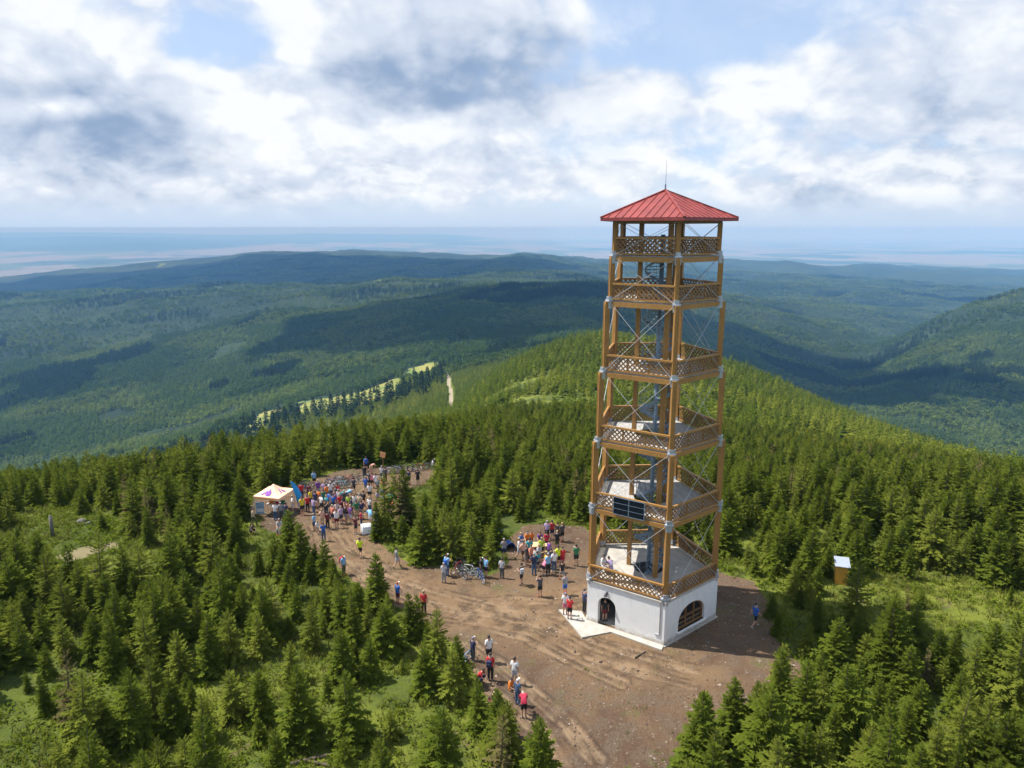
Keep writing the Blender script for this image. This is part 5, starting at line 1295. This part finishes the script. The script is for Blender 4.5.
po = empty("standing_banner", (px_, py_, pz_), R(5), "pale blue and white upright banner at the tent's front corner", "banner")
b = MB(); b.box((0, 0, .62), (.75, .03, 1.1)); b.obj("sheet", simple("pale_blue_sheet", (.30, .48, .68), .7, var=.2, scale=2.5), po)
b = MB(); b.box((0, -.02, .38), (.66, .012, .34)); b.obj("picture", simple("white_print", (.78, .82, .86), .7, var=.05), po)
b = MB(); b.box((0, 0, .05), (.85, .22, .08)); b.obj("base", M_ALU, po)

# picnic table
qx, qy, qz = spot(534.5, 553)
pt = empty("picnic_table", (qx, qy, qz), R(6), "light wooden picnic table with benches in the middle of the group", "table")
M_PALE = wood_mat("pale_new_timber", (.66, .50, .28), (.56, .40, .20))
b = MB()
for k in range(5): b.box((0, -.36 + .18 * k, .75), (2.1, .165, .045))
b.obj("tabletop", M_PALE, pt)
for s in (-1, 1):
    b = MB(); b.box((0, s * .82, .44), (2.1, .26, .045)); b.obj("bench", M_PALE, pt)
    b = MB(); b.bar((s * .8, -.3, .73), (s * .8, -.7, -.05), .09, .06); b.bar((s * .8, .3, .73), (s * .8, .7, -.05), .09, .06); b.box((s * .86, 0, .39), (.05, 1.85, .09)); b.obj("trestle", M_PALE, pt)

# two blue sunshades folded low in the shrubs
for a, b_, lab in ((476.5, 546.5, "small blue shade tent among the shrubs behind the bikes"), (509, 548, "blue shade tent at the wood's edge left of the picnic table")):
    x, y, z = spot(a, b_); t = empty("shade_tent", (x, y, z), R(30), lab, "tent"); t.scale = (.6, .6, .7)
    m_ = MB(); n = 10
    V = [(.75 * math.cos(math.pi * i / n), y_, .85 * math.sin(math.pi * i / n)) for y_ in (-.5, .5) for i in range(n + 1)] + [(0, .85, .0)]
    m_.add(V, [(i, i + 1, n + 2 + i, n + 1 + i) for i in range(n)] + [(n + 1 + i, n + 2 + i, 2 * n + 2) for i in range(n)]); m_.obj("canopy", simple("blue_nylon", (.02, .10, .50), .5), t, True)
    p_ = MB()
    for i in range(n): p_.tube(V[i], V[i + 1], .018, 5)
    p_.obj("pole", M_ALU, t)

# signpost with an orange board
sx_, sy_, sz_ = spot(383.6, 474)
sg = empty("signpost", (sx_, sy_, sz_), R(-10), "square orange board on a thin post among the upper walkers", "sign")
b = MB(); b.tube((0, 0, -.1), (0, 0, 2.3), .04, 7); b.obj("post", M_WOOD_D, sg)
b = MB(); b.box((0, -.05, 2.25), (.62, .03, .62)); b.V = [tuple(Matrix.Rotation(R(12), 3, 'Y') @ Vector((x, y, z - 2.25)) + Vector((0, 0, 2.25))) for x, y, z in b.V]; b.obj("board", simple("orange_board", (.75, .36, .16), .7), sg)

# wooden outhouse
oh = empty("outhouse", (OUTX, OUTY, float(ground_z(OUTX, OUTY))), R(-18), "small orange timber outhouse with sloping sheet-metal roof", "outhouse"); oh.scale = (.80, .80, .80)
M_OR = wood_mat("orange_stained_boards", (.60, .33, .05), (.50, .25, .035))
H_, D_ = .5, .55
b = MB(); b.add([(x, y, -.05) for x, y in ((-H_, -D_), (H_, -D_), (H_, D_), (-H_, D_))] + [(-H_, -D_, 1.84), (H_, -D_, 1.84), (H_, D_, 2.1), (-H_, D_, 2.1)], [(3, 2, 1, 0), (4, 5, 6, 7), (0, 1, 5, 4), (1, 2, 6, 5), (2, 3, 7, 6), (3, 0, 4, 7)]); b.obj("wall", M_OR, oh)
b = MB()
for i in range(7): b.box((H_ + .012, -.48 + i * .16, .92), (.02, .03, 1.8)); b.box((-H_ + i * .166, -D_ - .012, .9), (.03, .02, 1.78))
b.obj("batten", M_OR, oh)
dd = MB(); dd.box((-H_ - .025, 0, .95), (.05, .76, 1.72)); dd.bar((-H_ - .06, -.32, .25), (-H_ - .06, .32, 1.65), .09, .02, (1, 0, 0)); do = dd.obj("door", M_OR, oh)
b = MB(); b.box((-H_ - .07, -.3, 1.0), (.05, .03, .16)); b.obj("handle", M_STEEL, do)
b = MB(); b.box((-H_ - .058, 0, 1.5), (.012, .14, .14)); b.obj("vent", M_DARK, do)
b = MB(); q = [(-.66, -.74, 1.83), (.66, -.74, 1.83), (.66, .72, 2.19), (-.66, .72, 2.19)]; b.add(q + [(x, y, z + .05) for x, y, z in q], [(3, 2, 1, 0), (4, 5, 6, 7), (0, 1, 5, 4), (1, 2, 6, 5), (2, 3, 7, 6), (3, 0, 4, 7)])
for i in range(8): b.bar((-.6 + i * .171, -.735, 1.895), (-.6 + i * .171, .715, 2.253), .03, .025)
b.obj("roof", simple("pale_sheet_metal", (.36, .40, .47), .5, .2, .05), oh)

# weathered post and rocks in the left glade, stumps at the clearing, a pile of cut wood at the bottom edge
x, y, z = spot(53, 537); b = MB(); b.tube((0, 0, -.15), (.03, 0, 1.9), .16, 10, .14); b.tube((.03, 0, 1.9), (.03, 0, 1.96), .14, 10, .06); o = b.obj("stone_post", simple("grey_stone", (.14, .135, .12), .9, var=.3), None, True, (x, y, z)); props(o, "weathered grey post standing alone in the left glade", "post")
def rock(a, b_, r, seed, label):
    x, y, z = spot(a, b_); g = random.Random(seed); m_ = MB(); m_.ball((0, 0, 0), r, 9, 7, (1.2, .9, .7)); m_.V = [tuple(c * (1 + .28 * (g.random() - .5)) for c in v) for v in m_.V]
    o = m_.obj("rock", simple("pale_rock", (.15, .14, .125), .95, var=.3), None, False, (x, y, z + r * .15), g.uniform(0, 3)); props(o, label, "rock")
rock(82, 522, .40, 1, "broad grey rock beside the weathered post"); rock(88, 524, .26, 2, "smaller grey rock right of the broad one in the left glade")
def log(a, b_, L, r, rz, label):
    x, y, z = spot(a, b_); o = empty("log", (x, y, z), R(rz), label, "log"); m_ = MB(); m_.tube((-L / 2, 0, r * .8), (L / 2, 0, r * .7), r, 10, r * .8, cap=False); m_.tube((L * .1, 0, r), (L * .16, .3, r * 2.2), r * .3, 6, r * .1); m_.obj("bark", M_BARK, o, True)
    e = MB(); e.tube((-L / 2 - .004, 0, r * .8), (-L / 2 + .02, 0, r * .8), r * .97, 10); e.tube((L / 2 - .02, 0, r * .7), (L / 2 + .004, 0, r * .7), r * .78, 10); e.obj("cut_end", M_PALE, o)
log(312, 760, 2.0, .10, 20, "fallen log lying at the bottom edge of the photo"); log(322, 765, 1.6, .08, -15, "thinner fallen log right at the bottom edge"); log(640, 655, 1.1, .05, 40, "short stick lying before the tower's plinth")
# ------------------------------------------------------------------ air and clouds that shade the hills
hz_m, hnt, hout = mat_new("summer_haze")
pv = hnt.node("ShaderNodeVolumePrincipled", ins={"Color": (.13, .32, .62, 1), "Absorption Color": (.69, .53, .55, 1), "Density": 1.2e-4, "Anisotropy": 0.0})
hnt.l.new(pv.outputs[0], hout.inputs["Volume"])
zb = min(min(v.co.z for v in o.data.vertices) for o in bpy.data.objects if o.name.split(".")[0] in ("ground", "hills", "plain"))
hb = MB(); B, zt = 130000.0, 32.0
hb.add([(x, y, z) for z in (zb - 1, zt) for x, y in ((-B, -B), (B, -B), (B, B), (-B, B))], [(3, 2, 1, 0), (4, 5, 6, 7), (0, 1, 5, 4), (1, 2, 6, 5), (2, 3, 7, 6), (3, 0, 4, 7)])
hz = hb.obj("haze", hz_m); hz["kind"] = "stuff"

SUN_EL = 60.0
SUN_AZ = math.degrees(math.atan2(-.975, .22))          # from +Y towards +X: where the sun stands
SD = Vector((math.sin(R(SUN_AZ)) * math.cos(R(SUN_EL)), math.cos(R(SUN_AZ)) * math.cos(R(SUN_EL)), math.sin(R(SUN_EL))))
M_CLOUD = simple("white_cloud", (.85, .85, .85), 1.0, var=.02)
def cloud(gx, gy, lx, ly, alt, seed, turn=0.0):
    """a cumulus high up towards the sun from the hillside it shades (gx, gy); lx, ly its half axes"""
    g = np.random.default_rng(seed); gz = float(ground_z(gx, gy)); k = (alt - gz) / SD.z
    c = np.array([gx + SD.x * k, gy + SD.y * k, alt]); b = MB(); n, m = 48, 14
    b.ball((0, 0, 0), 1.0, n, m)
    V = np.array(b.V); q = np.hypot(V[:, 0], V[:, 1])
    a = np.arctan2(V[:, 1], V[:, 0]); f = 1 + .45 * fbm(np.cos(a) * 1.5 + seed, np.sin(a) * 1.5, seed, 4)
    V[:, 0] *= lx * f; V[:, 1] *= ly * f; V[:, 2] = np.where(V[:, 2] > 0, V[:, 2] * .35, V[:, 2] * .08) * min(lx, ly) * (1 + .8 * fbm(V[:, 0] / 140, V[:, 1] / 140, seed + 5, 4))
    cs, sn = math.cos(turn), math.sin(turn)
    V = np.stack([V[:, 0] * cs - V[:, 1] * sn, V[:, 0] * sn + V[:, 1] * cs, V[:, 2]], -1) + c
    b.V = [tuple(v) for v in V]; o = b.obj("cloud", M_CLOUD, None, True); o["kind"] = "stuff"
for (u, v, lx, ly, alt, sd, tn) in ((480, 310, 520, 520, 2300, 1, .1), (700, 335, 420, 520, 2300, 2, .3), (800, 380, 220, 500, 2500, 3, .5), (110, 290, 2500, 2000, 4400, 4, 0.0), (330, 272, 1900, 1500, 4400, 5, 0.2), (960, 300, 260, 200, 2500, 6, .2)):
    x, y, z = spot(u, v); cloud(x, y, lx, ly, alt, sd, tn)
# ------------------------------------------------------------------ light and sky
sun_d = bpy.data.lights.new("sun", "SUN"); sun = bpy.data.objects.new("sun", sun_d); COL.objects.link(sun)
sun_d.energy = 4.2; sun_d.angle = R(.53); sun_d.color = (1.0, .95, .87)
sun.rotation_euler = SD.to_track_quat('Z', 'Y').to_euler()
w = bpy.data.worlds.new("World"); scene.world = w; w.use_nodes = True
w.node_tree.nodes.clear(); nt = NT(w.node_tree)
sky = nt.node("ShaderNodeTexSky", sky_type="NISHITA", sun_disc=False, sun_elevation=R(SUN_EL), sun_rotation=R(SUN_AZ), altitude=1000, air_density=1.0, dust_density=.6)
BG = .1; K = 1 / BG
dirv = nt.node("ShaderNodeTexCoord").outputs["Generated"]
sx = nt.node("ShaderNodeSeparateXYZ"); nt.l.new(dirv, sx.inputs[0]); dx, dy, dz = sx.outputs
den = nt.math("ADD", nt.math("MAXIMUM", dz, 0.0), .55)
cp = nt.node("ShaderNodeCombineXYZ"); nt.l.new(nt.math("DIVIDE", dx, den), cp.inputs[0]); nt.l.new(nt.math("DIVIDE", dy, den), cp.inputs[1])
azn = nt.math("ARCTAN2", dx, dy); eln = nt.math("ARCSINE", dz)
def direction(px_, py_):
    u, v = (px_ - 512) / FPX, (384 - py_) / FPX
    d = Vector((u, CP + v * SP, -SP + v * CP)).normalized()
    return math.atan2(d.x, d.y), math.asin(d.z)
wob = nt.node("ShaderNodeTexNoise", ins={"Scale": 7.0, "Detail": 3.0, "Roughness": .6}); nt.l.new(dirv, wob.inputs["Vector"])
ws = nt.node("ShaderNodeSeparateColor"); nt.l.new(wob.outputs["Color"], ws.inputs[0])
azw = nt.math("ADD", azn, nt.math("MULTIPLY", nt.math("SUBTRACT", ws.outputs[0], .5), .16)); elw = nt.math("ADD", eln, nt.math("MULTIPLY", nt.math("SUBTRACT", ws.outputs[1], .5), .08))
def blobs(lst):
    tot = None
    for (u, v, ru, rv, amp) in lst:
        a, e = direction(u, v)
        A = nt.math("DIVIDE", nt.math("SUBTRACT", azw, a), ru / FPX * .95); E = nt.math("DIVIDE", nt.math("SUBTRACT", elw, e), rv / FPX * .95)
        q = nt.math("ADD", nt.math("MULTIPLY", A, A), nt.math("MULTIPLY", E, E))
        g = nt.math("MULTIPLY", nt.math("EXPONENT", nt.math("MULTIPLY", q, -1.0)), amp)
        tot = g if tot is None else nt.math("ADD", tot, g)
    return tot
def billow(vec):
    v = nt.node("ShaderNodeTexVoronoi", feature="F1", ins={"Scale": 6.5, "Detail": 2.5, "Roughness": .55, "Lacunarity": 2.1})
    n = nt.node("ShaderNodeTexNoise", ins={"Scale": 7.0, "Detail": 2.0}); nt.l.new(vec, n.inputs["Vector"])
    o = nt.node("ShaderNodeVectorMath", operation="MULTIPLY_ADD", ins={0: n.outputs["Color"], 1: (.16, .16, .16), 2: vec}); nt.l.new(o.outputs[0], v.inputs["Vector"])
    return nt.math("ADD", nt.math("MULTIPLY", nt.noise(vec, 4.2, 7, .60, .15), .78), nt.math("SUBTRACT", .30, nt.math("MULTIPLY", v.outputs["Distance"], .36)))
puff = billow(cp.outputs[0])
wide = nt.noise(cp.outputs[0], 2.0, 4, .5, .3)
shift = nt.node("ShaderNodeVectorMath", operation="ADD", ins={0: cp.outputs[0], 1: (-.030, .045, 0)})
puff2 = billow(shift.outputs[0])
relief = nt.math("SUBTRACT", puff, puff2)
COVER = [(60, 40, 150, 60, .30), (120, 125, 110, 50, .35), (450, 70, 190, 70, .35), (330, 130, 120, 50, .25), (720, 95, 110, 32, .26), (960, 100, 110, 90, .22), (640, 170, 70, 22, .20), (560, 20, 50, 30, .15), (420, 190, 300, 40, .18), (930, 190, 120, 24, .2), (100, 195, 200, 30, .15),
         (206, 42, 44, 26, -.48), (640, 62, 80, 26, -.40), (760, 18, 130, 26, -.30), (600, 135, 60, 18, -.3), (640, 14, 60, 16, -.45), (870, 150, 60, 16, -.12)]
DARK = [(112, 132, 92, 32, .50), (60, 100, 95, 46, .35), (160, 150, 50, 22, .3), (470, 66, 140, 46, .62), (420, 90, 80, 26, .25), (410, 168, 40, 14, .32), (372, 206, 26, 7, .4), (260, 180, 36, 14, .30), (970, 135, 80, 30, .34), (850, 190, 60, 14, .16), (60, 205, 120, 14, .2), (540, 175, 40, 16, .2),
        (80, 22, 110, 34, -.5), (66, 105, 36, 10, -1.0), (215, 95, 50, 30, -.5), (285, 40, 26, 60, -.45), (240, 120, 50, 20, -.4), (430, 128, 110, 14, -.4), (720, 92, 90, 22, -.4), (640, 168, 60, 16, -.45), (930, 196, 40, 9, -.55), (330, 130, 60, 26, -.3), (445, 195, 60, 8, -.25)]
cover = nt.math("ADD", nt.math("ADD", puff, nt.math("MULTIPLY", wide, .35)), blobs(COVER))
alpha = nt.math("ADD", nt.math("MULTIPLY", nt.ramp(cover, .34, .74), .86), .12)
shade = nt.math("ADD", nt.math("ADD", nt.math("MULTIPLY", nt.math("SUBTRACT", wide, .5), .9), nt.math("MULTIPLY", relief, -1.3)), blobs(DARK))
shade = nt.math("ADD", shade, nt.math("MULTIPLY", nt.math("SUBTRACT", puff, .5), -.7))
def k3(r, g, b): return (r * K, g * K, b * K)
ccol = nt.mix(nt.ramp(shade, -.30, .22), k3(.545, .56, .575), k3(.40, .44, .51))
ccol = nt.mix(nt.ramp(shade, .06, 1.15), ccol, k3(.165, .23, .34))
blue = nt.mix(.55, sky.outputs[0], k3(.155, .285, .53))
veil = nt.mix(.30, blue, k3(.46, .51, .56))
c = nt.mix(alpha, veil, ccol)
# banks of small cumulus between the big masses and the horizon: bright tops, grey flat bases
def bank(lift, sc_a, sc_e, seed):
    v = nt.node("ShaderNodeCombineXYZ"); nt.l.new(nt.math("MULTIPLY", azn, sc_a), v.inputs[0]); nt.l.new(nt.math("MULTIPLY", nt.math("ADD", eln, lift), sc_e), v.inputs[1]); v.inputs[2].default_value = seed
    n = nt.noise(v.outputs[0], 1.0, 6, .60, .25)
    return nt.math("ADD", nt.math("MULTIPLY", n, .98), -.0)
keep = nt.ramp(blobs([(100, 122, 100, 46, .8), (460, 74, 150, 44, .8), (205, 42, 36, 22, .7)]), .12, .60, 1.0, 0.0)
for (sa, se, sd, lo_, hi_, th, op) in ((6.0, 8.5, 1.7, .05, .30, .43, .75), (12.0, 20.0, 6.3, .012, .17, .42, .8)):
    b0 = bank(0.0, sa, se, sd); b1 = bank(.22 / se * 1.3, sa, se, sd)
    win = nt.math("MULTIPLY", nt.ramp(dz, lo_, lo_ + .05), nt.ramp(dz, hi_ - .10, hi_, 1.0, 0.0))
    al = nt.math("MULTIPLY", nt.math("MULTIPLY", nt.ramp(b0, th, th + .22), nt.math("MULTIPLY", win, keep)), op)
    sh = nt.math("SUBTRACT", b0, b1)
    cc = nt.mix(nt.ramp(sh, -.13, .10), k3(.39, .435, .50), k3(.56, .575, .59))
    c = nt.mix(al, c, cc)
low = nt.ramp(dz, .0, .045, 1.0, 0.0)
c = nt.mix(nt.math("MULTIPLY", low, .75), c, k3(.41, .455, .515))
c = nt.mix(nt.ramp(dz, -.01, .050, 1.0, 0.0), c, k3(.30, .385, .50))
bg = nt.node("ShaderNodeBackground", ins={"Color": c, "Strength": BG})
wo = nt.node("ShaderNodeOutputWorld"); nt.l.new(bg.outputs[0], wo.inputs[0])
w.cycles.sampling_method = 'NONE'
scene.view_settings.view_transform = 'Standard'; scene.view_settings.look = 'None'
scene.view_settings.gamma = 1.0; scene.view_settings.exposure = 0.85; scene.view_settings.use_curve_mapping = False
scene.cycles.use_denoising = True
scene.cycles.max_bounces = 6; scene.cycles.diffuse_bounces = 3; scene.cycles.transmission_bounces = 4; scene.cycles.volume_bounces = 1; scene.cycles.transparent_max_bounces = 8
